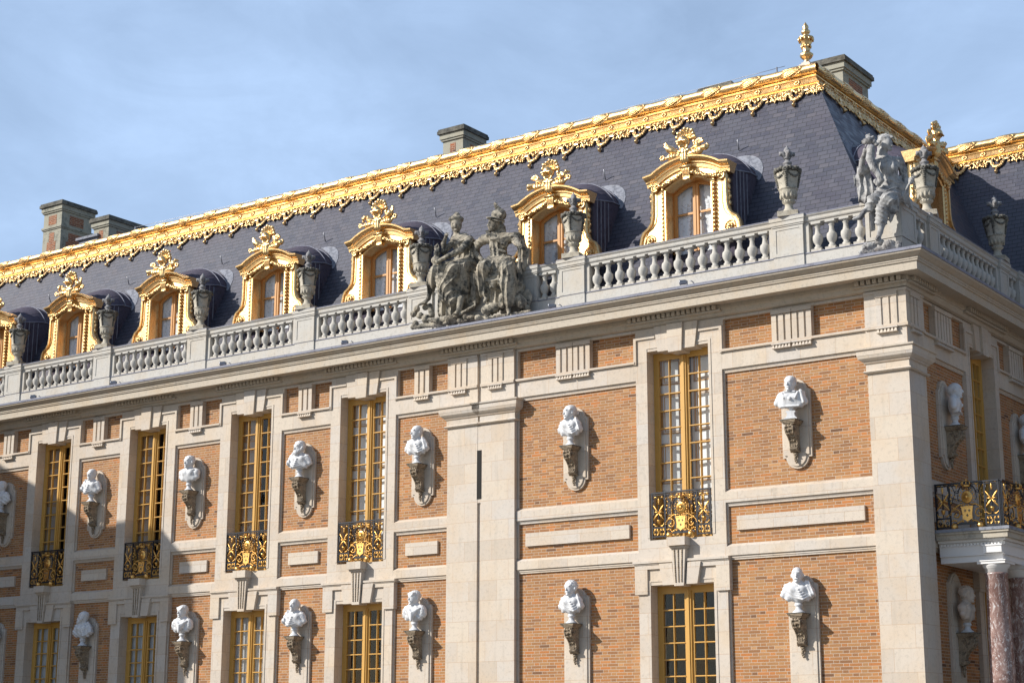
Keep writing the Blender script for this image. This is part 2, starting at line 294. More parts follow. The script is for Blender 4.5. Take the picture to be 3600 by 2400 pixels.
class MB:
    def __init__(s): s.v = []; s.f = []; s.sm = []
    def add(s, vs, fs, smooth=False):
        b = len(s.v); s.v += [tuple(p) for p in vs]; s.f += [tuple(i+b for i in f) for f in fs]; s.sm += [smooth]*len(fs); return s
    def box(s, x0, x1, y0, y1, z0, z1):
        if x0 > x1: x0, x1 = x1, x0
        if y0 > y1: y0, y1 = y1, y0
        if z0 > z1: z0, z1 = z1, z0
        v = [(x0, y0, z0), (x1, y0, z0), (x1, y1, z0), (x0, y1, z0), (x0, y0, z1), (x1, y0, z1), (x1, y1, z1), (x0, y1, z1)]
        return s.add(v, [(0, 3, 2, 1), (4, 5, 6, 7), (0, 1, 5, 4), (1, 2, 6, 5), (2, 3, 7, 6), (3, 0, 4, 7)])
    def prism(s, pts, y0, y1, smooth=False, inset=0.0):
        """polygon in (x,z), counter clockwise seen from -y (x right, z up), extruded from y0 (front) to y1"""
        n = len(pts); v = [(p[0], y0, p[1]) for p in pts] + [(p[0], y1, p[1]) for p in pts]
        s.add(v, [tuple(range(n)), tuple(range(2*n-1, n-1, -1))])
        return s.add(v, [(i, i+n, (i+1) % n+n, (i+1) % n) for i in range(n)], smooth)
    def lathe(s, prof, n=16, c=(0, 0, 0), smooth=True, lobes=None):
        vs = []
        for r, z in prof:
            for i in range(n):
                a = 2*math.pi*i/n; rr = r
                if lobes: rr = r*(1+lobes(a, z))
                vs.append((c[0]+rr*math.cos(a), c[1]+rr*math.sin(a), c[2]+z))
        fs = []
        for k in range(len(prof)-1):
            for i in range(n):
                j = (i+1) % n; fs.append((k*n+i, k*n+j, (k+1)*n+j, (k+1)*n+i))
        s.add(vs, fs, smooth)
        b = len(s.v)-len(vs)
        s.f.append(tuple(b+i for i in range(n-1, -1, -1))); s.sm.append(False)
        s.f.append(tuple(b+(len(prof)-1)*n+i for i in range(n))); s.sm.append(False)
        return s
    def tube(s, path, r, n=6, smooth=True):
        P = [Vector(p) for p in path]; m = len(P); rs = r if isinstance(r, (list, tuple)) else [r]*m
        vs = []; up = None
        for i in range(m):
            t = (P[min(i+1, m-1)]-P[max(i-1, 0)])
            t = t.normalized() if t.length > 1e-9 else Vector((0, 0, 1))
            if up is None: up = t.orthogonal().normalized()
            up = (up - t*up.dot(t)); up = up.normalized() if up.length > 1e-6 else t.orthogonal().normalized()
            sd = t.cross(up)
            for k in range(n):
                a = 2*math.pi*k/n; q = P[i]+(up*math.cos(a)+sd*math.sin(a))*rs[i]; vs.append(tuple(q))
        fs = [(i*n+k, i*n+(k+1) % n, (i+1)*n+(k+1) % n, (i+1)*n+k) for i in range(m-1) for k in range(n)]
        fs += [tuple(range(n-1, -1, -1)), tuple((m-1)*n+k for k in range(n))]
        return s.add(vs, fs, smooth)
    def blob(s, c, r, nu=8, nv=6, rot=None, bumpy=0.0, ph=0.0):
        rx, ry, rz = (r, r, r) if not isinstance(r, (tuple, list)) else r
        vs = []; M3 = rot
        def put(x, y, z):
            p = Vector((x*rx, y*ry, z*rz))
            if M3 is not None: p = M3 @ p
            vs.append((c[0]+p.x, c[1]+p.y, c[2]+p.z))
        put(0, 0, -1)
        for j in range(1, nv):
            th = math.pi*j/nv
            for i in range(nu):
                a = 2*math.pi*i/nu; k = 1+bumpy*math.sin(a*3+ph)*math.sin(th*2+ph)
                put(math.sin(th)*math.cos(a)*k, math.sin(th)*math.sin(a)*k, -math.cos(th)*k)
        put(0, 0, 1); fs = []
        for i in range(nu): fs.append((0, 1+(i+1) % nu, 1+i))
        for j in range(nv-2):
            for i in range(nu):
                a = 1+j*nu+i; b = 1+j*nu+(i+1) % nu; fs.append((a, b, b+nu, a+nu))
        t = len(vs)-1; o = 1+(nv-2)*nu
        for i in range(nu): fs.append((o+i, o+(i+1) % nu, t))
        return s.add(vs, fs, True)
    def sweep(s, path, prof, smooth=False, closed=False, d3=None):
        """moulding: path in (x,z); prof list of (offset along left normal in plane, y); mitred"""
        m = len(path); n = len(prof); vs = []
        for i in range(m):
            p = Vector(path[i])
            a = Vector(path[(i-1) % m]) if (i > 0 or closed) else p
            b = Vector(path[(i+1) % m]) if (i < m-1 or closed) else p
            d1 = (p-a).normalized() if (p-a).length > 1e-9 else (b-p).normalized()
            d2 = (b-p).normalized() if (b-p).length > 1e-9 else d1
            n1 = Vector((-d1.y, d1.x)); n2 = Vector((-d2.y, d2.x)); nn = (n1+n2)
            nn = nn.normalized(); k = 1/max(0.3, nn.dot(n1))
            for (o, y) in prof: q = p+nn*o*k; vs.append((q.x, y, q.y))
        fs = []
        for i in range(m if closed else m-1):
            for j in range(n-1):
                i2 = (i+1) % m; fs.append((i*n+j, i2*n+j, i2*n+j+1, i*n+j+1))
        s.add(vs, fs, smooth)
        if not closed:
            s.add(vs, [tuple(range(n-1, -1, -1)), tuple((m-1)*n+j for j in range(n))])
        return s
    def merge(s, o, T=None):
        vs = o.v if T is None else [tuple(T @ Vector(p)) for p in o.v]
        b = len(s.v); s.v += vs; s.f += [tuple(i+b for i in f) for f in o.f]; s.sm += o.sm; return s
    def mesh(s, name, fixn=False):
        me = bpy.data.meshes.new(name); me.from_pydata(s.v, [], s.f)
        me.polygons.foreach_set('use_smooth', s.sm); me.update()
        auto_uv(me); return me
    def build(s, name, mat, parent=None, rot=0.0, loc=(0, 0, 0)):
        return link(name, s.mesh(name), mat, parent, rot, loc)

# ------------------------------------------------------------ sculpting: distance field + surface nets
def sculpt(prims, h):
    """prims: dicts. kinds: c(capsule a,b,ra,rb) e(ellipsoid c,r,rot); k = blend, neg = carve, fold=(axis,freq,amp,[phase axis])"""
    lo = np.array([1e9]*3); hi = -lo
    for p in prims:
        if p.get('neg'): continue
        if p['t'] == 'c':
            r = max(p['ra'], p['rb']); A = np.array(p['a']); B = np.array(p['b']); lo = np.minimum(lo, np.minimum(A, B)-r); hi = np.maximum(hi, np.maximum(A, B)+r)
        else:
            r = max(p['r']); c = np.array(p['c']); rr = np.array(p['r']) if p.get('rot') is None else r; lo = np.minimum(lo, c-rr); hi = np.maximum(hi, c+rr)
    lo -= 4*h+0.03; hi += 4*h+0.03
    dims = np.ceil((hi-lo)/h).astype(int)+1
    D = np.full(dims, 0.5, np.float32)
    ax = [lo[i]+h*np.arange(dims[i]) for i in range(3)]
    for p in prims:
        k = p.get('k', 0.02); mg = k+0.05
        if p['t'] == 'c':
            r = max(p['ra'], p['rb'])+mg; A = np.array(p['a'], float); B = np.array(p['b'], float); l2 = np.minimum(A, B)-r; h2 = np.maximum(A, B)+r
        else:
            r = (max(p['r']) if p.get('rot') is not None else np.array(p['r']))+mg; c = np.array(p['c'], float); l2 = c-r; h2 = c+r
        i0 = np.clip(np.floor((l2-lo)/h).astype(int), 0, dims); i1 = np.clip(np.ceil((h2-lo)/h).astype(int)+1, 0, dims)
        if np.any(i1 <= i0): continue
        X = ax[0][i0[0]:i1[0], None, None]; Y = ax[1][None, i0[1]:i1[1], None]; Z = ax[2][None, None, i0[2]:i1[2]]
        if p['t'] == 'c':
            ab = B-A; L = max(1e-9, (ab*ab).sum()); t = np.clip(((X-A[0])*ab[0]+(Y-A[1])*ab[1]+(Z-A[2])*ab[2])/L, 0, 1)
            fl = p.get('flat', (1, 1, 1))
            d = np.sqrt(((X-A[0]-t*ab[0])/fl[0])**2+((Y-A[1]-t*ab[1])/fl[1])**2+((Z-A[2]-t*ab[2])/fl[2])**2)-(p['ra']+(p['rb']-p['ra'])*t)
        else:
            q = [X-c[0], Y-c[1], Z-c[2]]
            if p.get('rot') is not None:
                Q = np.array(p['rot'].inverted()); q = [Q[i][0]*q[0]+Q[i][1]*q[1]+Q[i][2]*q[2] for i in range(3)]
            rr = p['r']; k0 = np.sqrt((q[0]/rr[0])**2+(q[1]/rr[1])**2+(q[2]/rr[2])**2)+1e-6
            k1 = np.sqrt((q[0]/rr[0]**2)**2+(q[1]/rr[1]**2)**2+(q[2]/rr[2]**2)**2)+1e-6
            d = k0*(k0-1)/k1
        if 'fold' in p:
            for (axv, fr, am, pv) in p['fold']:
                s1 = axv[0]*X+axv[1]*Y+axv[2]*Z; s2 = pv[0]*X+pv[1]*Y+pv[2]*Z
                w1 = np.abs(np.sin(fr*s1+.8*np.sin(s2)+.35*np.sin(2.3*s2))); d = d-am*(1.9*(1-w1)**1.5-.55)
        if 'hair' in p:
            fr, am = p['hair']; d = d-am*(np.sin(fr*X+1.3*np.sin(fr*0.6*Z))*np.sin(fr*Y*1.1+np.sin(fr*0.7*X))*np.sin(fr*Z*0.9+1.1*np.sin(fr*.5*Y)))
        sub = D[i0[0]:i1[0], i0[1]:i1[1], i0[2]:i1[2]]
        if p.get('neg'):
            d = -d; hh = np.clip(0.5-0.5*(sub-d)/k, 0, 1) if k > 0 else (d > sub).astype(float)
            nd = sub*(1-hh)+d*hh+k*hh*(1-hh)
        else:
            hh = np.clip(0.5+0.5*(d-sub)/k, 0, 1); nd = d*(1-hh)+sub*hh-k*hh*(1-hh)
        D[i0[0]:i1[0], i0[1]:i1[1], i0[2]:i1[2]] = nd
    D[0] = D[-1] = 0.5; D[:, 0] = D[:, -1] = 0.5; D[:, :, 0] = D[:, :, -1] = 0.5
    ins = D < 0; nx, ny, nz = dims
    cnt = np.zeros((nx-1, ny-1, nz-1), np.int8)
    for a in (0, 1):
        for b in (0, 1):
            for c in (0, 1): cnt += ins[a:nx-1+a, b:ny-1+b, c:nz-1+c]
    act = (cnt > 0) & (cnt < 8); ii = np.argwhere(act); idx = np.full(act.shape, -1, np.int64); idx[act] = np.arange(len(ii))
    acc = np.zeros((len(ii), 3)); num = np.zeros(len(ii))
    cr = [(a, b, c) for a in (0, 1) for b in (0, 1) for c in (0, 1)]
    for a in cr:
        for x in range(3):
            if a[x] == 0:
                b = list(a); b[x] = 1
                va = D[ii[:, 0]+a[0], ii[:, 1]+a[1], ii[:, 2]+a[2]]; vb = D[ii[:, 0]+b[0], ii[:, 1]+b[1], ii[:, 2]+b[2]]
                ch = (va < 0) != (vb < 0); t = np.where(ch, va/(va-vb+1e-12), 0)
                pt = np.array(a, float)[None, :].repeat(len(ii), 0); pt[:, x] += t
                acc += pt*ch[:, None]; num += ch
    V = lo+h*(ii+acc/num[:, None]); F = []
    for x in range(3):
        y, z = (x+1) % 3, (x+2) % 3
        sl0 = [slice(None)]*3; sl1 = [slice(None)]*3; sl0[x] = slice(0, -1); sl1[x] = slice(1, None)
        a = ins[tuple(sl0)]; b = ins[tuple(sl1)]; e = np.argwhere(a != b)
        e = e[(e[:, y] > 0) & (e[:, z] > 0) & (e[:, y] < dims[y]-1) & (e[:, z] < dims[z]-1)]
        fl = a[e[:, 0], e[:, 1], e[:, 2]]
        def cell(dy, dz):
            q = e.copy(); q[:, y] += dy; q[:, z] += dz; return idx[q[:, 0], q[:, 1], q[:, 2]]
        q = np.stack([cell(-1, -1), cell(0, -1), cell(0, 0), cell(-1, 0)], 1)
        q[~fl] = q[~fl][:, ::-1]; F.append(q)
    F = np.concatenate(F); return V, F
def sculpt_mesh(name, prims, h):
    V, F = sculpt(prims, h); me = bpy.data.meshes.new(name)
    me.vertices.add(len(V)); me.vertices.foreach_set('co', V.astype(np.float32).ravel())
    me.loops.add(len(F)*4); me.loops.foreach_set('vertex_index', F.astype(np.int32).ravel())
    me.polygons.add(len(F)); me.polygons.foreach_set('loop_start', np.arange(len(F), dtype=np.int32)*4); me.polygons.foreach_set('loop_total', np.full(len(F), 4, np.int32))
    me.update(calc_edges=True); me.polygons.foreach_set('use_smooth', [True]*len(F)); auto_uv(me)
    return me
def Cp(a, b, ra, rb=None, k=0.02, **kw): return dict(t='c', a=a, b=b, ra=ra, rb=ra if rb is None else rb, k=k, **kw)
def El(c, r, k=0.02, **kw): return dict(t='e', c=c, r=r, k=k, **kw)
def rotm(ax, deg): return Matrix.Rotation(R(deg), 3, ax)
S1P = [El((-0.015,0.020,2.366),(0.122,0.130,0.150),k=.02),
 El((0.026,-0.105,2.300),(0.018,0.030,0.035),k=.015),
 El((0.035,-0.070,2.214),(0.050,0.040,0.035),k=.02),
 El((-0.017,-0.115,2.353),(0.028,0.024,0.018),k=.008,neg=True),
 El((0.130,-0.115,2.335),(0.028,0.024,0.018),k=.008,neg=True),
 Cp((0.054,-0.110,2.356),(0.074,-0.135,2.263),0.012,0.020,k=.008),
 Cp((0.012,-0.105,2.226),(0.094,-0.105,2.211),0.012,0.012,k=.006),
 El((-0.040,0.050,2.504),(0.165,0.165,0.095),k=.015,fold=[((.4,.3,1),60,.010,(8,3,0))]),
 El((-0.013,0.030,2.602),(0.070,0.070,0.060),k=.02,hair=(75,.012)),
 Cp((-0.037,0.050,2.256),(-0.020,0.080,2.073),0.068,0.085,k=.04),
 Cp((-0.064,0.040,2.040),(0.113,0.120,2.050),0.100,0.130,k=.05),
 Cp((0.113,0.120,2.050),(0.303,0.100,1.960),0.130,0.105,k=.05),
 El((0.080,0.100,1.895),(0.190,0.160,0.200),k=.05,fold=[((-.7,.2,.8),24,.022,(2,1,3))]),
 El((0.083,-0.020,1.906),(0.090,0.070,0.090),k=.04),
 Cp((0.091,0.120,1.773),(0.128,0.140,1.565),0.165,0.200,k=.05,fold=[((1,.35,0),26,.022,(3,0,4))]),
 Cp((0.084,0.000,1.605),(0.318,0.020,1.556),0.035,0.035,k=.02),
 El((0.146,0.150,1.461),(0.280,0.260,0.180),k=.06,fold=[((.15,.2,1),25,.020,(4,0,2))]),
 Cp((-0.030,-0.020,1.988),(-0.193,-0.180,1.749),0.075,0.060,k=.03),
 Cp((-0.193,-0.180,1.728),(-0.177,-0.220,1.902),0.060,0.055,k=.02),
 Cp((-0.177,-0.220,1.902),(-0.113,-0.240,2.021),0.055,0.036,k=.02),
 El((-0.080,-0.250,2.064),(0.045,0.035,0.045),k=.02),
 Cp((-0.086,-0.260,2.094),(0.002,-0.260,2.120),0.013,0.010,k=.01),
 Cp((-0.070,-0.280,2.065),(0.023,-0.280,2.070),0.013,0.010,k=.01),
 Cp((-0.139,-0.240,2.098),(-0.064,-0.240,2.143),0.012,0.009,k=.01),
 Cp((0.328,0.050,1.943),(0.285,-0.200,1.684),0.098,0.075,k=.03,fold=[((.6,0,.9),40,.011,(2,1,3))]),
 Cp((0.285,-0.200,1.684),(0.055,-0.320,1.571),0.075,0.055,k=.02),
 Cp((0.055,-0.320,1.571),(-0.162,-0.360,1.495),0.055,0.040,k=.02),
 El((-0.221,-0.380,1.463),(0.055,0.035,0.038),k=.02),
 Cp((-0.198,-0.410,1.489),(-0.295,-0.430,1.469),0.012,0.009,k=.008),
 Cp((-0.198,-0.410,1.452),(-0.294,-0.430,1.422),0.012,0.009,k=.008),
 Cp((-0.205,-0.400,1.427),(-0.276,-0.420,1.387),0.012,0.009,k=.008),
 El((-0.315,-0.300,1.534),(0.115,0.100,0.095),k=.012),
 Cp((-0.299,-0.300,1.624),(-0.287,-0.300,1.705),0.060,0.075,k=.01),
 Cp((-0.283,-0.300,1.735),(-0.327,-0.300,1.836),0.050,0.035,k=.02,hair=(75,.012)),
 Cp((-0.327,-0.300,1.836),(-0.266,-0.300,1.918),0.035,0.010,k=.02,hair=(75,.012)),
 Cp((-0.238,-0.300,1.748),(-0.252,-0.300,1.875),0.030,0.010,k=.02),
 Cp((-0.025,0.080,1.452),(-0.315,-0.320,1.283),0.190,0.125,k=.06,fold=[((.6,0,.9),40,.011,(2,1,3))]),
 Cp((0.284,0.100,1.385),(0.230,-0.380,1.221),0.200,0.150,k=.05,fold=[((-.7,.2,.8),24,.022,(2,1,3))]),
 Cp((-0.315,-0.320,1.283),(-0.427,-0.300,1.018),0.125,0.115,k=.05,fold=[((1,.35,0),26,.022,(3,0,4))]),
 Cp((-0.427,-0.300,1.018),(-0.507,-0.260,0.895),0.115,0.075,k=.05,fold=[((1,.35,0),26,.022,(3,0,4))]),
 Cp((-0.495,-0.260,0.914),(-0.542,-0.260,0.716),0.060,0.045,k=.02),
 Cp((-0.542,-0.260,0.716),(-0.597,-0.300,0.634),0.045,0.042,k=.02),
 Cp((-0.597,-0.300,0.634),(-0.754,-0.340,0.587),0.042,0.028,k=.02),
 Cp((0.230,-0.380,1.201),(0.033,-0.280,0.909),0.150,0.190,k=.06,fold=[((-.7,.2,.8),24,.022,(2,1,3))]),
 Cp((0.033,-0.280,0.909),(0.090,-0.220,0.608),0.190,0.170,k=.06,fold=[((-.7,.2,.8),24,.022,(2,1,3))]),
 Cp((-0.169,-0.280,1.104),(-0.125,-0.200,0.706),0.140,0.150,k=.06,fold=[((.6,0,.9),40,.011,(2,1,3))]),
 Cp((0.314,-0.200,1.249),(0.307,-0.120,0.902),0.160,0.150,k=.05,fold=[((1,.35,0),26,.022,(3,0,4))]),
 Cp((0.307,-0.120,0.902),(0.245,-0.100,0.611),0.150,0.120,k=.05,fold=[((1,.35,0),26,.022,(3,0,4))]),
 Cp((-0.207,-0.160,0.748),(-0.242,-0.140,0.370),0.100,0.090,k=.04,fold=[((1,.35,0),26,.022,(3,0,4))]),
 Cp((0.020,-0.160,0.591),(-0.017,-0.140,0.337),0.110,0.100,k=.04,fold=[((1,.35,0),26,.022,(3,0,4))]),
 Cp((0.312,-0.220,0.575),(0.289,-0.250,0.330),0.085,0.055,k=.03),
 Cp((0.289,-0.250,0.330),(0.285,-0.340,0.241),0.055,0.040,k=.03),
 Cp((0.269,-0.320,0.257),(0.242,-0.380,0.225),0.035,0.022,k=.02),
 Cp((0.253,0.200,1.972),(0.340,0.220,1.631),0.120,0.120,k=.05,fold=[((1,.35,0),26,.022,(3,0,4))]),
 Cp((0.340,0.220,1.631),(0.336,0.100,1.110),0.120,0.160,k=.05,fold=[((1,.35,0),26,.022,(3,0,4))]),
 Cp((0.336,0.100,1.110),(0.347,0.060,0.487),0.160,0.110,k=.05,fold=[((1,.35,0),26,.022,(3,0,4))]),
 El((-0.007,-0.100,0.996),(0.300,0.200,0.300),k=.08,fold=[((.6,0,.9),40,.011,(2,1,3))]),
 El((0.067,-0.060,0.606),(0.240,0.160,0.240),k=.08,fold=[((1,.35,0),26,.022,(3,0,4))]),
 El((-0.900,-0.220,0.542),(0.075,0.070,0.075),k=.012,hair=(75,.012)),
 El((-0.988,-0.220,0.442),(0.080,0.070,0.075),k=.012,hair=(75,.012)),
 El((-0.675,-0.200,0.564),(0.085,0.070,0.085),k=.01),
 El((-0.632,-0.270,0.547),(0.055,0.030,0.055),k=.006,neg=True),
 El((-0.792,-0.240,0.368),(0.085,0.070,0.075),k=.012,hair=(75,.012)),
 El((-0.623,-0.260,0.278),(0.100,0.070,0.095),k=.012,hair=(75,.012)),
 El((-0.900,-0.260,0.216),(0.070,0.060,0.060),k=.02,hair=(75,.012)),
 Cp((-0.565,-0.180,0.572),(-0.511,-0.180,0.360),0.060,0.070,k=.02,flat=(1,1,1)),
 Cp((-0.531,-0.280,0.240),(-0.239,-0.300,0.174),0.035,0.065,k=.02,hair=(75,.012)),
 Cp((-0.239,-0.300,0.174),(0.043,-0.280,0.178),0.065,0.070,k=.02,hair=(75,.012)),
 Cp((0.043,-0.280,0.178),(0.314,-0.250,0.225),0.070,0.045,k=.02,hair=(75,.012)),
 Cp((0.314,-0.250,0.225),(0.559,-0.220,0.336),0.045,0.028,k=.02,hair=(75,.012)),
 Cp((0.559,-0.220,0.336),(0.704,-0.220,0.395),0.028,0.022,k=.02,hair=(75,.012)),
 Cp((0.704,-0.220,0.395),(0.691,-0.220,0.467),0.022,0.018,k=.02,hair=(75,.012)),
 Cp((0.691,-0.220,0.467),(0.619,-0.220,0.448),0.018,0.012,k=.02,hair=(75,.012)),
 Cp((-1.007,-0.220,0.147),(-0.416,-0.200,0.128),0.055,0.060,k=.04,hair=(75,.012)),
 Cp((-0.416,-0.200,0.128),(0.686,-0.160,0.109),0.060,0.060,k=.04,hair=(75,.012)),
 El((-0.030,-0.280,0.087),(0.090,0.050,0.040),k=.02,hair=(75,.012)),
 El((0.330,-0.300,0.082),(0.050,0.045,0.050),k=.012,hair=(75,.012)),
 El((0.484,-0.280,0.154),(0.060,0.040,0.060),k=.02,hair=(75,.012)),
 El((0.615,-0.260,0.119),(0.100,0.060,0.050),k=.03,hair=(75,.012))]
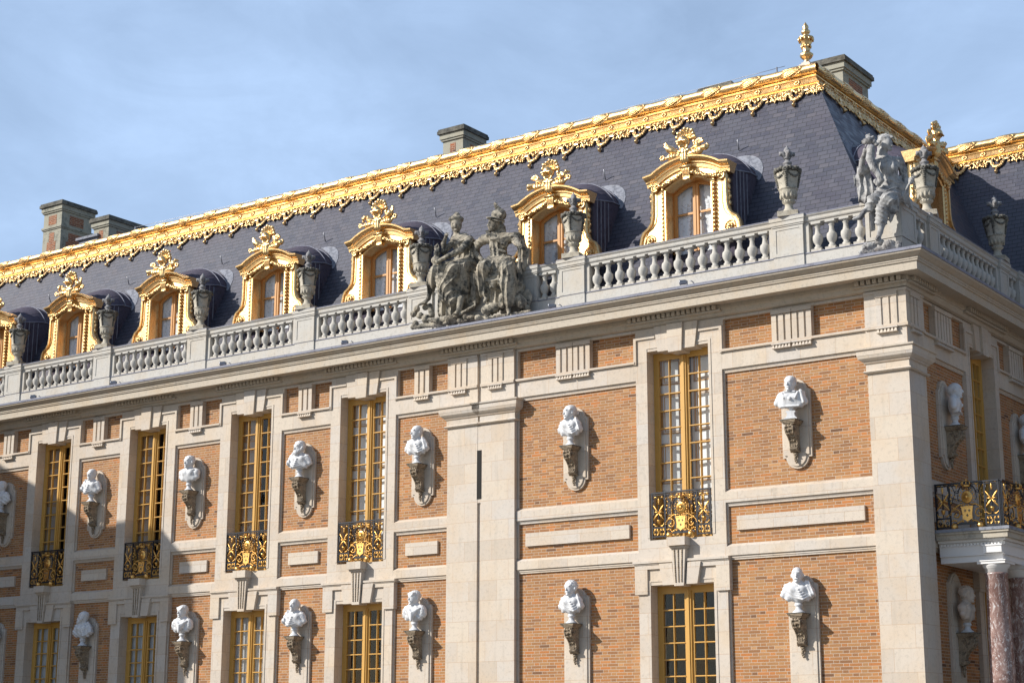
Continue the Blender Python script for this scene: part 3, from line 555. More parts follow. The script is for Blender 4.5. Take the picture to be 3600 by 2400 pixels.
S2P = [El((-0.256,-0.040,2.165),(0.130,0.118,0.150),k=.02),
 El((-0.388,-0.060,2.180),(0.032,0.020,0.026),k=.008),
 Cp((-0.356,-0.070,2.258),(-0.327,-0.100,2.193),0.016,0.012,k=.01),
 Cp((-0.348,-0.080,2.110),(-0.263,-0.130,2.070),0.012,0.010,k=.006),
 El((-0.326,-0.050,2.104),(0.050,0.045,0.035),k=.02),
 El((-0.272,-0.135,2.189),(0.026,0.022,0.018),k=.008,neg=True),
 Cp((-0.183,0.060,2.198),(-0.113,0.080,2.088),0.090,0.075,k=.03,hair=(75,.012)),
 Cp((-0.113,0.080,2.088),(-0.090,0.100,1.967),0.075,0.060,k=.03,hair=(75,.012)),
 El((-0.141,0.000,2.380),(0.165,0.170,0.135),k=.02),
 El((-0.196,-0.040,2.278),(0.215,0.200,0.035),k=.02,rot=rotm("Y",14)),
 Cp((-0.290,-0.160,2.274),(-0.028,-0.220,2.176),0.012,0.012,k=.01,hair=(150,.01)),
 Cp((-0.028,-0.220,2.176),(0.106,-0.140,2.126),0.012,0.012,k=.01,hair=(150,.01)),
 El((-0.034,-0.130,2.327),(0.070,0.020,0.060),k=.012,hair=(75,.012)),
 Cp((-0.202,0.000,2.567),(-0.239,0.000,2.646),0.050,0.035,k=.02,hair=(75,.012)),
 Cp((-0.180,0.020,2.547),(-0.066,0.080,2.449),0.045,0.040,k=.02,hair=(75,.012)),
 Cp((-0.226,0.020,2.052),(-0.223,0.050,1.896),0.070,0.090,k=.04),
 Cp((-0.560,0.060,1.916),(-0.235,0.100,1.890),0.100,0.140,k=.05),
 Cp((-0.235,0.100,1.890),(0.237,0.080,1.813),0.140,0.110,k=.05),
 El((-0.181,0.060,1.707),(0.215,0.165,0.200),k=.05,fold=[((1,.35,0),26,.022,(3,0,4))]),
 El((-0.246,-0.050,1.722),(0.080,0.070,0.085),k=.03),
 El((0.067,-0.050,1.678),(0.080,0.070,0.085),k=.03),
 Cp((-0.431,0.000,2.022),(-0.201,-0.080,1.819),0.055,0.065,k=.03,fold=[((.15,.2,1),25,.020,(4,0,2))]),
 Cp((-0.201,-0.080,1.819),(0.055,-0.100,1.729),0.065,0.065,k=.03,fold=[((.15,.2,1),25,.020,(4,0,2))]),
 Cp((0.055,-0.100,1.729),(0.265,-0.060,1.783),0.065,0.070,k=.03,fold=[((.15,.2,1),25,.020,(4,0,2))]),
 Cp((0.265,-0.060,1.783),(0.337,0.040,1.856),0.070,0.075,k=.03,fold=[((.15,.2,1),25,.020,(4,0,2))]),
 Cp((-0.219,0.080,1.596),(-0.170,0.080,1.405),0.165,0.200,k=.05,fold=[((1,.35,0),26,.022,(3,0,4))]),
 Cp((-0.280,-0.020,1.582),(-0.062,-0.070,1.550),0.030,0.030,k=.02),
 Cp((-0.062,-0.070,1.550),(0.060,-0.040,1.510),0.030,0.030,k=.02),
 El((-0.170,0.080,1.323),(0.300,0.240,0.150),k=.05,fold=[((.15,.2,1),25,.020,(4,0,2))]),
 Cp((-0.425,-0.100,1.323),(-0.020,-0.160,1.303),0.055,0.060,k=.03,fold=[((.6,0,.9),40,.011,(2,1,3))]),
 Cp((-0.020,-0.160,1.303),(0.304,-0.080,1.288),0.060,0.060,k=.03,fold=[((.6,0,.9),40,.011,(2,1,3))]),
 Cp((-0.572,0.060,1.918),(-0.773,0.100,1.859),0.105,0.090,k=.03,fold=[((.6,0,.9),40,.011,(2,1,3))]),
 Cp((-0.773,0.100,1.818),(-0.876,0.140,1.711),0.075,0.062,k=.02),
 Cp((-0.876,0.140,1.711),(-0.758,0.100,1.569),0.062,0.052,k=.02),
 Cp((-0.758,0.100,1.569),(-0.600,0.020,1.462),0.052,0.038,k=.02),
 El((-0.573,-0.000,1.442),(0.050,0.035,0.040),k=.02),
 Cp((0.289,0.040,1.763),(0.455,-0.160,1.605),0.110,0.075,k=.03,fold=[((.6,0,.9),40,.011,(2,1,3))]),
 Cp((0.443,-0.160,1.617),(0.613,-0.300,1.503),0.070,0.048,k=.02),
 El((0.672,-0.340,1.464),(0.048,0.045,0.055),k=.02),
 Cp((0.646,-0.380,1.488),(0.752,-0.380,1.460),0.014,0.012,k=.008),
 Cp((0.646,-0.380,1.448),(0.752,-0.380,1.420),0.014,0.012,k=.008),
 Cp((0.639,-0.370,1.418),(0.733,-0.370,1.390),0.014,0.012,k=.008),
 Cp((0.679,-0.350,1.550),(0.653,-0.340,1.268),0.022,0.022,k=.01),
 Cp((0.653,-0.340,1.268),(0.616,-0.320,0.981),0.022,0.034,k=.01),
 El((0.642,-0.330,1.173),(0.050,0.030,0.018),k=.01),
 Cp((-0.349,0.060,1.328),(-0.254,-0.380,1.109),0.190,0.150,k=.06,fold=[((.6,0,.9),40,.011,(2,1,3))]),
 Cp((0.013,0.060,1.268),(0.366,-0.380,1.008),0.190,0.150,k=.06,fold=[((-.7,.2,.8),24,.022,(2,1,3))]),
 Cp((-0.254,-0.380,1.109),(-0.372,-0.300,0.925),0.155,0.160,k=.06,fold=[((1,.35,0),26,.022,(3,0,4))]),
 Cp((-0.372,-0.300,0.925),(-0.332,-0.220,0.636),0.160,0.130,k=.06,fold=[((1,.35,0),26,.022,(3,0,4))]),
 Cp((0.366,-0.380,1.008),(0.321,-0.300,0.716),0.155,0.180,k=.06,fold=[((1,.35,0),26,.022,(3,0,4))]),
 Cp((0.321,-0.300,0.716),(0.326,-0.240,0.312),0.180,0.130,k=.06,fold=[((1,.35,0),26,.022,(3,0,4))]),
 Cp((-0.299,-0.300,0.934),(-0.059,-0.300,0.755),0.060,0.070,k=.04,fold=[((.15,.2,1),25,.020,(4,0,2))]),
 Cp((-0.059,-0.300,0.755),(0.179,-0.300,0.877),0.070,0.060,k=.04,fold=[((.15,.2,1),25,.020,(4,0,2))]),
 Cp((-0.129,-0.140,1.124),(-0.132,-0.100,0.731),0.160,0.150,k=.06,fold=[((1,.35,0),26,.022,(3,0,4))]),
 Cp((-0.132,-0.100,0.731),(-0.208,-0.060,0.431),0.150,0.120,k=.06,fold=[((1,.35,0),26,.022,(3,0,4))]),
 Cp((-0.296,-0.220,0.630),(-0.280,-0.240,0.503),0.060,0.045,k=.02),
 Cp((-0.280,-0.240,0.503),(-0.269,-0.320,0.394),0.045,0.036,k=.02),
 Cp((0.122,-0.220,0.466),(0.085,-0.200,0.297),0.080,0.060,k=.03),
 Cp((0.085,-0.200,0.297),(0.181,-0.300,0.222),0.060,0.040,k=.03),
 Cp((0.314,-0.240,0.353),(0.306,-0.260,0.153),0.075,0.050,k=.02),
 Cp((0.306,-0.260,0.153),(0.375,-0.340,0.032),0.050,0.034,k=.02),
 Cp((0.375,-0.340,0.032),(0.406,-0.400,0.001),0.034,0.022,k=.02),
 Cp((0.276,0.160,1.816),(0.367,0.200,1.526),0.110,0.120,k=.05,fold=[((1,.35,0),26,.022,(3,0,4))]),
 Cp((0.367,0.200,1.526),(0.405,0.180,1.212),0.120,0.140,k=.05,fold=[((1,.35,0),26,.022,(3,0,4))]),
 Cp((-0.912,0.220,1.871),(-0.893,0.200,1.429),0.090,0.110,k=.05,fold=[((1,.35,0),26,.022,(3,0,4))]),
 Cp((-0.893,0.200,1.429),(-0.855,0.120,0.995),0.110,0.130,k=.05,fold=[((1,.35,0),26,.022,(3,0,4))]),
 Cp((-0.855,0.120,0.995),(-0.807,0.060,0.608),0.130,0.100,k=.05,fold=[((1,.35,0),26,.022,(3,0,4))]),
 Cp((0.319,0.000,1.083),(0.329,0.020,0.726),0.140,0.140,k=.05,fold=[((1,.35,0),26,.022,(3,0,4))]),
 Cp((0.329,0.020,0.726),(0.306,0.020,0.411),0.140,0.120,k=.05,fold=[((1,.35,0),26,.022,(3,0,4))]),
 El((-0.133,-0.100,0.852),(0.330,0.200,0.280),k=.08,fold=[((.15,.2,1),25,.020,(4,0,2))]),
 El((-0.127,-0.040,0.463),(0.280,0.150,0.240),k=.08,fold=[((1,.35,0),26,.022,(3,0,4))]),
 El((-0.191,-0.180,0.263),(0.200,0.140,0.130),k=.03,fold=[((.6,0,.9),40,.011,(2,1,3))]),
 El((-0.293,-0.220,0.230),(0.120,0.120,0.110),k=.02),
 Cp((-0.270,-0.300,0.110),(-0.183,-0.320,0.014),0.020,0.028,k=.01),
 Cp((-0.164,-0.280,0.050),(0.064,-0.300,0.032),0.028,0.030,k=.01,hair=(120,.014)),
 Cp((0.064,-0.300,0.032),(0.253,-0.300,0.024),0.030,0.028,k=.01,hair=(120,.014)),
 El((-0.506,-0.240,0.097),(0.080,0.060,0.060),k=.02,hair=(75,.012)),
 Cp((0.400,-0.080,0.494),(0.555,-0.100,0.308),0.060,0.100,k=.015),
 Cp((0.513,-0.140,0.365),(0.537,-0.140,0.243),0.100,0.100,k=.01,hair=(60,.010)),
 El((0.574,0.040,0.414),(0.130,0.050,0.200),k=.01),
 El((0.569,-0.020,0.184),(0.130,0.070,0.080),k=.02,hair=(75,.012)),
 Cp((-0.614,-0.160,0.089),(-0.038,-0.160,0.046),0.055,0.050,k=.04,hair=(75,.012)),
 Cp((-0.038,-0.160,0.046),(0.434,-0.160,0.047),0.050,0.055,k=.04,hair=(75,.012)),
 Cp((0.434,-0.160,0.047),(0.741,-0.100,0.063),0.055,0.050,k=.04,hair=(75,.012))]
S3P = [El((0.204,0.080,2.160),(0.105,0.100,0.130),k=.02),
 El((0.305,0.060,2.100),(0.024,0.022,0.024),k=.012),
 El((0.265,0.070,2.037),(0.040,0.040,0.030),k=.02),
 El((0.306,-0.005,2.127),(0.018,0.018,0.012),k=.01,neg=True),
 El((0.147,0.100,2.258),(0.125,0.125,0.095),k=.02,hair=(75,.012)),
 Cp((0.046,0.100,2.244),(0.050,0.120,2.132),0.050,0.055,k=.02,hair=(75,.012)),
 Cp((0.050,0.120,2.132),(0.017,0.120,2.013),0.055,0.040,k=.02,hair=(75,.012)),
 Cp((0.017,0.120,2.013),(0.007,0.060,1.837),0.040,0.035,k=.02,hair=(75,.012)),
 Cp((0.051,0.100,2.342),(0.205,0.080,2.339),0.030,0.032,k=.01,hair=(110,.014)),
 Cp((0.205,0.080,2.339),(0.318,0.080,2.270),0.032,0.026,k=.01,hair=(110,.014)),
 Cp((0.118,0.100,2.058),(0.110,0.120,1.904),0.068,0.085,k=.04),
 Cp((-0.040,0.060,1.810),(0.152,0.140,1.830),0.090,0.120,k=.05),
 Cp((0.152,0.140,1.830),(0.360,0.220,1.811),0.120,0.100,k=.05),
 El((0.190,0.120,1.692),(0.200,0.155,0.180),k=.05,fold=[((1,.35,0),26,.022,(3,0,4))]),
 El((0.142,0.000,1.685),(0.070,0.060,0.070),k=.03),
 El((0.298,0.030,1.662),(0.070,0.060,0.070),k=.03),
 Cp((0.202,0.140,1.571),(0.213,0.180,1.438),0.155,0.190,k=.05,fold=[((1,.35,0),26,.022,(3,0,4))]),
 Cp((0.145,0.030,1.480),(0.329,0.060,1.467),0.030,0.030,k=.02),
 El((0.208,0.200,1.337),(0.240,0.240,0.150),k=.05,fold=[((.6,0,.9),40,.011,(2,1,3))]),
 Cp((0.116,0.000,1.354),(0.289,0.020,1.414),0.040,0.045,k=.02,fold=[((.6,0,.9),40,.011,(2,1,3))]),
 Cp((0.289,0.020,1.414),(0.422,0.160,1.338),0.045,0.045,k=.02,fold=[((.6,0,.9),40,.011,(2,1,3))]),
 Cp((-0.023,0.040,1.801),(-0.267,-0.080,1.673),0.080,0.062,k=.03),
 Cp((-0.267,-0.080,1.664),(-0.213,-0.140,1.842),0.062,0.052,k=.02),
 Cp((-0.213,-0.140,1.842),(-0.143,-0.180,1.976),0.052,0.036,k=.02),
 El((-0.114,-0.200,2.018),(0.050,0.035,0.050),k=.02),
 Cp((-0.078,-0.240,2.017),(-0.020,-0.260,2.097),0.012,0.009,k=.008),
 Cp((-0.052,-0.240,1.993),(0.032,-0.260,2.059),0.012,0.009,k=.008),
 Cp((-0.118,-0.230,2.037),(-0.069,-0.250,2.119),0.012,0.009,k=.008),
 Cp((-0.036,-0.240,1.963),(0.057,-0.260,2.009),0.012,0.009,k=.008),
 El((-0.033,-0.200,2.197),(0.085,0.080,0.075),k=.015,hair=(130,.010)),
 El((0.056,-0.180,2.158),(0.050,0.050,0.050),k=.01),
 El((0.042,-0.180,2.241),(0.040,0.040,0.040),k=.01),
 El((-0.123,-0.180,2.196),(0.060,0.050,0.060),k=.02,hair=(75,.012)),
 El((-0.046,-0.180,2.296),(0.060,0.050,0.035),k=.02,hair=(75,.012)),
 El((0.098,-0.160,2.102),(0.045,0.040,0.040),k=.02),
 Cp((0.012,-0.220,2.022),(-0.007,-0.240,1.824),0.075,0.080,k=.015,fold=[((1,1,0),80,.004,(0,0,3))]),
 Cp((-0.007,-0.240,1.824),(0.056,-0.240,1.634),0.080,0.072,k=.015,fold=[((1,1,0),80,.004,(0,0,3))]),
 Cp((0.056,-0.240,1.634),(0.146,-0.220,1.463),0.072,0.058,k=.015,fold=[((1,1,0),80,.004,(0,0,3))]),
 Cp((0.146,-0.220,1.463),(0.177,-0.200,1.375),0.058,0.048,k=.015,fold=[((1,1,0),80,.004,(0,0,3))]),
 Cp((0.177,-0.200,1.375),(0.112,-0.200,1.317),0.048,0.050,k=.015,fold=[((1,1,0),80,.004,(0,0,3))]),
 Cp((0.112,-0.200,1.317),(0.069,-0.220,1.372),0.050,0.045,k=.015,fold=[((1,1,0),80,.004,(0,0,3))]),
 Cp((0.351,0.240,1.801),(0.398,0.300,1.648),0.088,0.072,k=.03,fold=[((1,.35,0),26,.022,(3,0,4))]),
 Cp((0.398,0.300,1.648),(0.443,0.300,1.497),0.068,0.052,k=.02),
 Cp((0.443,0.300,1.497),(0.483,0.220,1.290),0.052,0.046,k=.02),
 Cp((0.483,0.220,1.290),(0.481,0.140,1.128),0.046,0.034,k=.02),
 Cp((0.433,0.100,1.073),(0.529,0.100,1.213),0.015,0.020,k=.02,hair=(75,.012)),
 Cp((0.529,0.100,1.213),(0.614,0.180,1.430),0.020,0.030,k=.02,hair=(75,.012)),
 Cp((0.614,0.180,1.430),(0.678,0.200,1.458),0.030,0.020,k=.02,hair=(75,.012)),
 El((0.598,0.170,1.395),(0.055,0.030,0.070),k=.02,hair=(75,.012)),
 Cp((0.196,0.140,1.288),(0.032,-0.260,1.000),0.165,0.110,k=.05,fold=[((.6,0,.9),40,.011,(2,1,3))]),
 Cp((0.015,-0.260,1.003),(-0.036,-0.280,0.885),0.105,0.085,k=.04,fold=[((.15,.2,1),25,.020,(4,0,2))]),
 Cp((-0.054,-0.280,0.888),(-0.139,-0.340,0.792),0.062,0.045,k=.02),
 Cp((-0.139,-0.340,0.792),(-0.199,-0.380,0.679),0.045,0.045,k=.02),
 Cp((-0.199,-0.380,0.679),(-0.299,-0.440,0.655),0.045,0.028,k=.02),
 Cp((0.292,0.160,1.240),(0.307,-0.240,0.971),0.160,0.120,k=.05,fold=[((-.7,.2,.8),24,.022,(2,1,3))]),
 Cp((0.288,-0.240,0.957),(0.183,-0.220,0.807),0.120,0.120,k=.05,fold=[((.6,0,.9),40,.011,(2,1,3))]),
 Cp((0.183,-0.220,0.807),(0.128,-0.200,0.596),0.120,0.115,k=.05,fold=[((.6,0,.9),40,.011,(2,1,3))]),
 Cp((0.146,-0.200,0.593),(0.108,-0.220,0.386),0.075,0.050,k=.02),
 Cp((0.108,-0.220,0.386),(0.084,-0.260,0.276),0.050,0.042,k=.02),
 Cp((0.084,-0.260,0.276),(0.073,-0.320,0.238),0.042,0.030,k=.02),
 Cp((-0.001,-0.200,0.864),(-0.037,-0.180,0.684),0.060,0.050,k=.03,fold=[((1,.35,0),26,.022,(3,0,4))]),
 Cp((-0.037,-0.180,0.684),(-0.038,-0.160,0.479),0.050,0.040,k=.03,fold=[((1,.35,0),26,.022,(3,0,4))]),
 Cp((0.386,-0.140,0.948),(0.343,-0.140,0.799),0.090,0.080,k=.04,fold=[((1,.35,0),26,.022,(3,0,4))]),
 Cp((0.343,-0.140,0.799),(0.290,-0.120,0.622),0.080,0.040,k=.04,fold=[((1,.35,0),26,.022,(3,0,4))]),
 Cp((0.364,0.200,1.237),(0.402,0.180,1.118),0.130,0.100,k=.04,fold=[((1,.35,0),26,.022,(3,0,4))]),
 Cp((0.402,0.180,1.118),(0.505,0.260,1.032),0.100,0.060,k=.04,fold=[((1,.35,0),26,.022,(3,0,4))]),
 Cp((0.505,0.260,1.032),(0.526,0.280,0.910),0.060,0.040,k=.04,fold=[((1,.35,0),26,.022,(3,0,4))]),
 Cp((-0.318,-0.020,1.736),(-0.362,0.000,1.571),0.050,0.070,k=.04,fold=[((1,.35,0),26,.022,(3,0,4))]),
 Cp((-0.362,0.000,1.571),(-0.320,0.000,1.313),0.070,0.080,k=.04,fold=[((1,.35,0),26,.022,(3,0,4))]),
 Cp((-0.320,0.000,1.313),(-0.265,-0.020,1.138),0.080,0.090,k=.04,fold=[((1,.35,0),26,.022,(3,0,4))]),
 Cp((-0.230,0.040,1.664),(-0.204,0.040,1.445),0.070,0.090,k=.05,fold=[((1,.35,0),26,.022,(3,0,4))]),
 Cp((-0.204,0.040,1.445),(-0.159,0.040,1.258),0.090,0.120,k=.05,fold=[((1,.35,0),26,.022,(3,0,4))]),
 El((-0.003,0.180,1.266),(0.300,0.180,0.120),k=.05),
 El((-0.118,-0.220,0.148),(0.150,0.120,0.075),k=.02,hair=(75,.012)),
 El((0.263,-0.200,0.131),(0.120,0.110,0.085),k=.012,fold=[((1,.2,.2),70,.006,(0,0,2))]),
 El((0.081,-0.220,0.200),(0.090,0.080,0.060),k=.02,hair=(75,.012)),
 El((0.404,-0.160,0.125),(0.080,0.070,0.050),k=.03,hair=(75,.012)),
 Cp((-0.282,-0.220,0.071),(0.065,-0.200,0.069),0.050,0.060,k=.04,hair=(75,.012)),
 Cp((0.065,-0.200,0.069),(0.444,-0.180,0.070),0.060,0.045,k=.04,hair=(75,.012))]

# ============================================================ PALACE
palace = empty('palace_building')
tag(palace, 'brick and limestone palace building with gilded slate mansard roof, dormers and tall ochre windows', 'palace')
HB = math.pi/2    # facade B uses the same local frame turned a quarter

def arc(cx, cz, r, a0, a1, n):
    return [(cx+r*math.cos(R(a0+(a1-a0)*i/n)), cz+r*math.sin(R(a0+(a1-a0)*i/n))) for i in range(n+1)]
def segarc(x0, x1, z, rise, n=14):
    """segmental arch points from (x0,z) to (x1,z) with a given rise"""
    hw = (x1-x0)/2; r = (hw*hw+rise*rise)/(2*rise); cz = z+rise-r; a = math.asin(hw/r)
    return [((x0+x1)/2+r*math.sin(-a+2*a*i/n), cz+r*math.cos(-a+2*a*i/n)) for i in range(n+1)]

WINS_A = [(-23.53, .66), (-20.0, .65), (-16.46, .66), (-12.98, .67), (-4.83, .70), (-27.1, .66)]
BAYS_A = [(-26.08, -24.52, -25.35), (-22.53, -20.99, -21.8), (-19.01, -17.47, -18.28), (-15.47, -13.95, -14.72), (-12.03, -10.53, -11.27), (-8.75, -5.80, -7.28), (-3.84, -0.80, -2.29)]
WINS_B = [(3.92, .67)]
BAYS_B = [(0.80, 3.00, 1.85), (4.84, 6.9, 5.85)]
ZG = 0.0

# wall backing (brick): thick slabs with real openings
def brick_wall(name, u0, u1, wins, rot):
    b = MB(); yb, ye = 0.13, 0.62
    xs = [u0]
    for c, hw in sorted(wins): xs += [c-hw-.06, c+hw+.06]
    xs.append(u1)
    for i in range(0, len(xs), 2): b.box(xs[i], xs[i+1], yb, ye, ZG, 9.90)
    for c, hw in wins:
        b.box(c-hw-.06, c+hw+.06, .145, ye-.03, 4.72, 5.50); b.box(c-hw-.06, c+hw+.06, .145, ye-.03, 9.40, 9.90); b.box(c-hw-.06, c+hw+.06, .145, ye-.03, ZG, .9)
    return b.build(name, M['brick'], palace, rot)
brick_wall('brick_wall', -27.7, 0.35*0-0.13, WINS_A, 0)
brick_wall('brick_wall', 0.13, 7.3, WINS_B, HB)

ST = 0.05   # stone dressing plane depth
def frame_panel(b, x0, x1, z0, z1, yo=ST, bevel_b=0.05):
    """inner moulded rebate round a brick panel: thin intermediate strip"""
    t = 0.035; ym = 0.095
    b.box(x0, x0+t, ym, 0.14, z0, z1); b.box(x0+t, x1, ym, 0.14, z1-t, z1)
def chamfer_top(b, x0, x1, z, y=ST, dz=0.055):
    """sloping weathered top of a string course"""
    v = [(x0, y, z), (x1, y, z), (x1, 0.128, z+dz), (x0, 0.128, z+dz), (x0, .14, z), (x1, .14, z)]
    b.add(v, [(0, 1, 2, 3), (0, 3, 4), (1, 5, 2), (3, 2, 5, 4)])

def dressings(bays, wins, rot, pil):
    b = MB(); Y1 = 0.14
    def edge(c, s_):
        c_ = [x for bb in bays for x in bb[:2] if 0.8 < s_*(x-c) < 1.2]
        return s_*(c_[0]-c)-.001 if c_ else .98
    for (x0, x1, xc) in bays:
        # upper string (sill string) and lower string
        b.box(x0, x1, ST, Y1, 6.17, 6.37); chamfer_top(b, x0, x1, 6.37)
        b.box(x0, x1, ST+.035, Y1, 6.135, 6.17)
        b.box(x0, x1, ST, Y1, 5.16, 5.33); chamfer_top(b, x0, x1, 5.33)
        b.box(x0, x1, ST+.03, Y1, 5.115, 5.16)
        # architrave + taenia
        b.box(x0, x1, ST, Y1, 8.775, 9.115); b.box(x0, x1, ST+.04, Y1, 8.735, 8.775)
        b.box(x0, x1, 0.0, Y1, 9.118, 9.165)
        b.box(x0, x1, ST+.0, Y1, 9.765, 9.82)
        frame_panel(b, x0, x1, 6.43, 8.735); frame_panel(b, x0, x1, 5.39, 6.135); frame_panel(b, x0, x1, 1.2, 5.115)
        # raised tablet in the middle panel
        tw = (x1-x0)/2-0.31 if (x1-x0) < 2 else (x1-x0)/2-0.22
        xm = (x0+x1)/2
        b.box(xm-tw, xm+tw, 0.075, Y1, 5.635, 5.905)
        # thin dark joint strip: frieze panel frame on the left
        b.box(x0, x0+.05, 0.045, Y1, 9.165, 9.765)
    for (c, hw) in wins:
        for s in (-1, 1):
            ow = edge(c, s)
            xa, xb = (c+s*hw, c+s*ow)
            x0, x1 = min(xa, xb), max(xa, xb)
            b.box(x0, x1, ST, Y1, 5.16, 9.115)                 # upper jambs
            b.box(x0, x1, ST, Y1, ZG, 5.08)                     # lower jambs
            # raised fillet framing the jamb
            xf0, xf1 = (c+s*(hw+.0), c+s*(hw+.055)); b.box(xf0, xf1, ST-.012, ST, 5.60, 9.395)
            b.box(xf0, xf1, ST-.012, ST, 1.0, 4.745)
            # frieze zone ears
            b.box(c+s*hw, c+s*ow, ST, Y1, 9.118, 9.82)
            b.box(c+s*.50, c+s*(ow+.03), ST-.035, ST, 9.60, 9.655); b.box(c+s*(ow-.03), c+s*(ow+.03), ST-.035, ST, 9.10, 9.60)
            b.box(c+s*.44, c+s*(hw+.055), ST-.012, ST, 9.395, 9.425)
            # reveals
            b.box(c+s*hw, c+s*(hw+.10), Y1, 0.60, 5.55, 9.34); b.box(c+s*hw, c+s*(hw+.10), Y1, 0.60, ZG, 4.68)
            # lower ears
            b.box(c+s*(ow-.22), c+s*(ow+.065), ST-.045, Y1-.002, 4.51, 5.075)
            b.box(c+s*.42, c+s*(ow-.22), ST-.045, ST+.001, 4.99, 5.075)
            b.box(c+s*.40, c+s*(hw+.055), ST-.012, ST+.001, 4.745, 4.775)
        b.box(c-hw, c+hw, ST, Y1, 9.34, 9.82); b.box(c-hw, c+hw, ST, Y1, 4.68, 5.08)
        b.box(c-hw-.10, c+hw+.10, Y1, 0.60, 9.335, 9.50); b.box(c-hw-.10, c+hw+.10, Y1, 0.60, 4.675, 4.80)
        b.box(c-hw, c+hw, ST+.0, .60, 5.09, 5.555)                # apron / sill mass
        b.box(c-edge(c, -1), c+edge(c, 1), ST, Y1, 5.08, 5.16)
        # hood moulding above the lower window
        b.box(c-1.06, c+1.06, ST-.085, Y1-.004, 5.105, 5.15); b.box(c-1.05, c+1.05, ST-.06, Y1-.003, 5.078, 5.105)
    b.build('stone_dressing', M['stone'], palace, rot)
dressings(BAYS_A, WINS_A, 0, None)
dressings(BAYS_B, WINS_B, HB, None)

def keystones(c, rot):
    # upper triple keystone, splayed, running up through the frieze
    def vous(x0t, x1t, x0b, x1b, zt, zb, y, name):
        b = MB(); b.prism([(c+x0b, zb), (c+x1b, zb), (c+x1t, zt), (c+x0t, zt)], y, 0.30); b.build(name, M['stone'], palace, rot)
    vous(-.50, -.185, -.42, -.155, 9.822, 9.30, -0.005, 'keystone'); vous(.185, .50, .155, .42, 9.822, 9.30, -0.005, 'keystone')
    vous(-.18, .18, -.15, .15, 9.823, 9.25, -0.055, 'keystone')
    # lower: two voussoirs and a fluted bracket holding the balcony sill
    vous(-.46, -.17, -.38, -.13, 5.075, 4.665, -0.035, 'keystone'); vous(.17, .46, .13, .38, 5.075, 4.665, -0.035, 'keystone')
    b = MB(); b.prism([(c-.105, 4.635), (c+.105, 4.635), (c+.155, 5.38), (c-.155, 5.38)], -0.075, 0.20)
    b.box(c-.175, c+.175, -.115, .06, 5.355, 5.40); b.box(c-.20, c+.20, -.17, .06, 5.40, 5.565)
    kb = b.build('sill_bracket', M['stone'], palace, rot)
    for i in (-1, 0, 1):
        g = MB()
        for j in range(17):
            z = 5.31-j*.037; g.blob((c+i*(.085-.02*(5.3-z)/.6), -.082, z), (.018, .014, .020), 6, 4)
        g.build('leaf_carving', M['console'], kb)
for c, hw in WINS_A: keystones(c, 0)
for c, hw in WINS_B: keystones(c, HB)

# ------------------------------------------------------------ triglyphs
def triglyph(u, hw, rot, y=0.0, z1=9.765, cap=True):
    b = MB(); z0 = 9.165; n = 3; wd = 2*hw
    b.box(u-hw, u+hw, y+.03, .14, z0, z1); b.box(u-hw-.01, u+hw+.01, y-.008, .12, z1-.075, z1+.002)
    g = wd/3*.36; lw = (wd-2*g)/3
    for i in range(3):
        x0 = u-hw+i*(lw+g); b.prism([(x0, z0), (x0+lw, z0), (x0+lw, z1-.09), (x0, z1-.09)], y, y+.035)
    t = b.build('triglyph', M['stone'], palace, rot)
    gt = MB(); gt.box(u-hw-.005, u+hw+.005, y-.032, .06, 9.088, 9.117)
    k = 6
    for i in range(k):
        x = u-hw+(i+.5)*wd/k; r0, r1 = wd/k*.20, wd/k*.46
        v = [(x-r0, y-.010, 9.088), (x+r0, y-.010, 9.088), (x+r0, .05, 9.088), (x-r0, .05, 9.088), (x-r1, y-.040, 9.012), (x+r1, y-.040, 9.012), (x+r1, .05, 9.012), (x-r1, .05, 9.012)]
        gt.add(v, [(0, 1, 5, 4), (1, 2, 6, 5), (3, 0, 4, 7), (4, 5, 6, 7)])
    gt.build('guttae', M['stone'], t)
for (x0, x1, xc) in BAYS_A[:5]: triglyph(xc, .205, 0)
for c in (-7.50, -7.07): triglyph(c, .20, 0)
for c in (-2.52, -2.09): triglyph(c, .20, 0)
triglyph(-10.215, .205, 0, -.045); triglyph(-9.235, .19, 0, -.045); triglyph(-.36, .205, 0, -.045)
triglyph(.36, .205, HB, -.045)
for c in (1.62, 2.05): triglyph(c, .20, HB)
for c in (5.65, 6.08): triglyph(c, .20, HB)

# ------------------------------------------------------------ pilasters
def corner_sweep(b, prof, xa, yb, smooth=False):
    """profile of (q, z): q horizontal distance inside the building line; runs along A (y=q) then round the corner onto B (x=-q)"""
    vs = []
    for q, z in prof: vs += [(xa, q, z), (-q, q, z), (-q, yb, z)]
    fs = []
    for i in range(len(prof)-1):
        for j in (0, 1): fs.append((i*3+j, i*3+j+1, (i+1)*3+j+1, (i+1)*3+j))
    return b.add(vs, fs, smooth)
CAP = [(-.01, 8.285), (-.045, 8.29), (-.07, 8.315), (-.045, 8.34), (-.02, 8.345), (-.02, 8.46), (-.045, 8.475), (-.055, 8.50), (-.085, 8.52), (-.125, 8.56), (-.14, 8.61), (-.145, 8.615), (-.145, 8.70), (-.175, 8.715), (-.18, 8.745), (0.0, 8.775)]
b = MB(); corner_sweep(b, [(0, ZG), (0, 8.29)], -.80, .80)
b.add([(-.8, 0, ZG), (-.8, 0, 8.29), (-.8, .14, 8.29), (-.8, .14, ZG)], [(0, 1, 2, 3)]); b.add([(0, .8, ZG), (0, .8, 8.29), (-.14, .8, 8.29), (-.14, .8, ZG)], [(0, 1, 2, 3)])
pil = b.build('pilaster', M['stone'], palace)
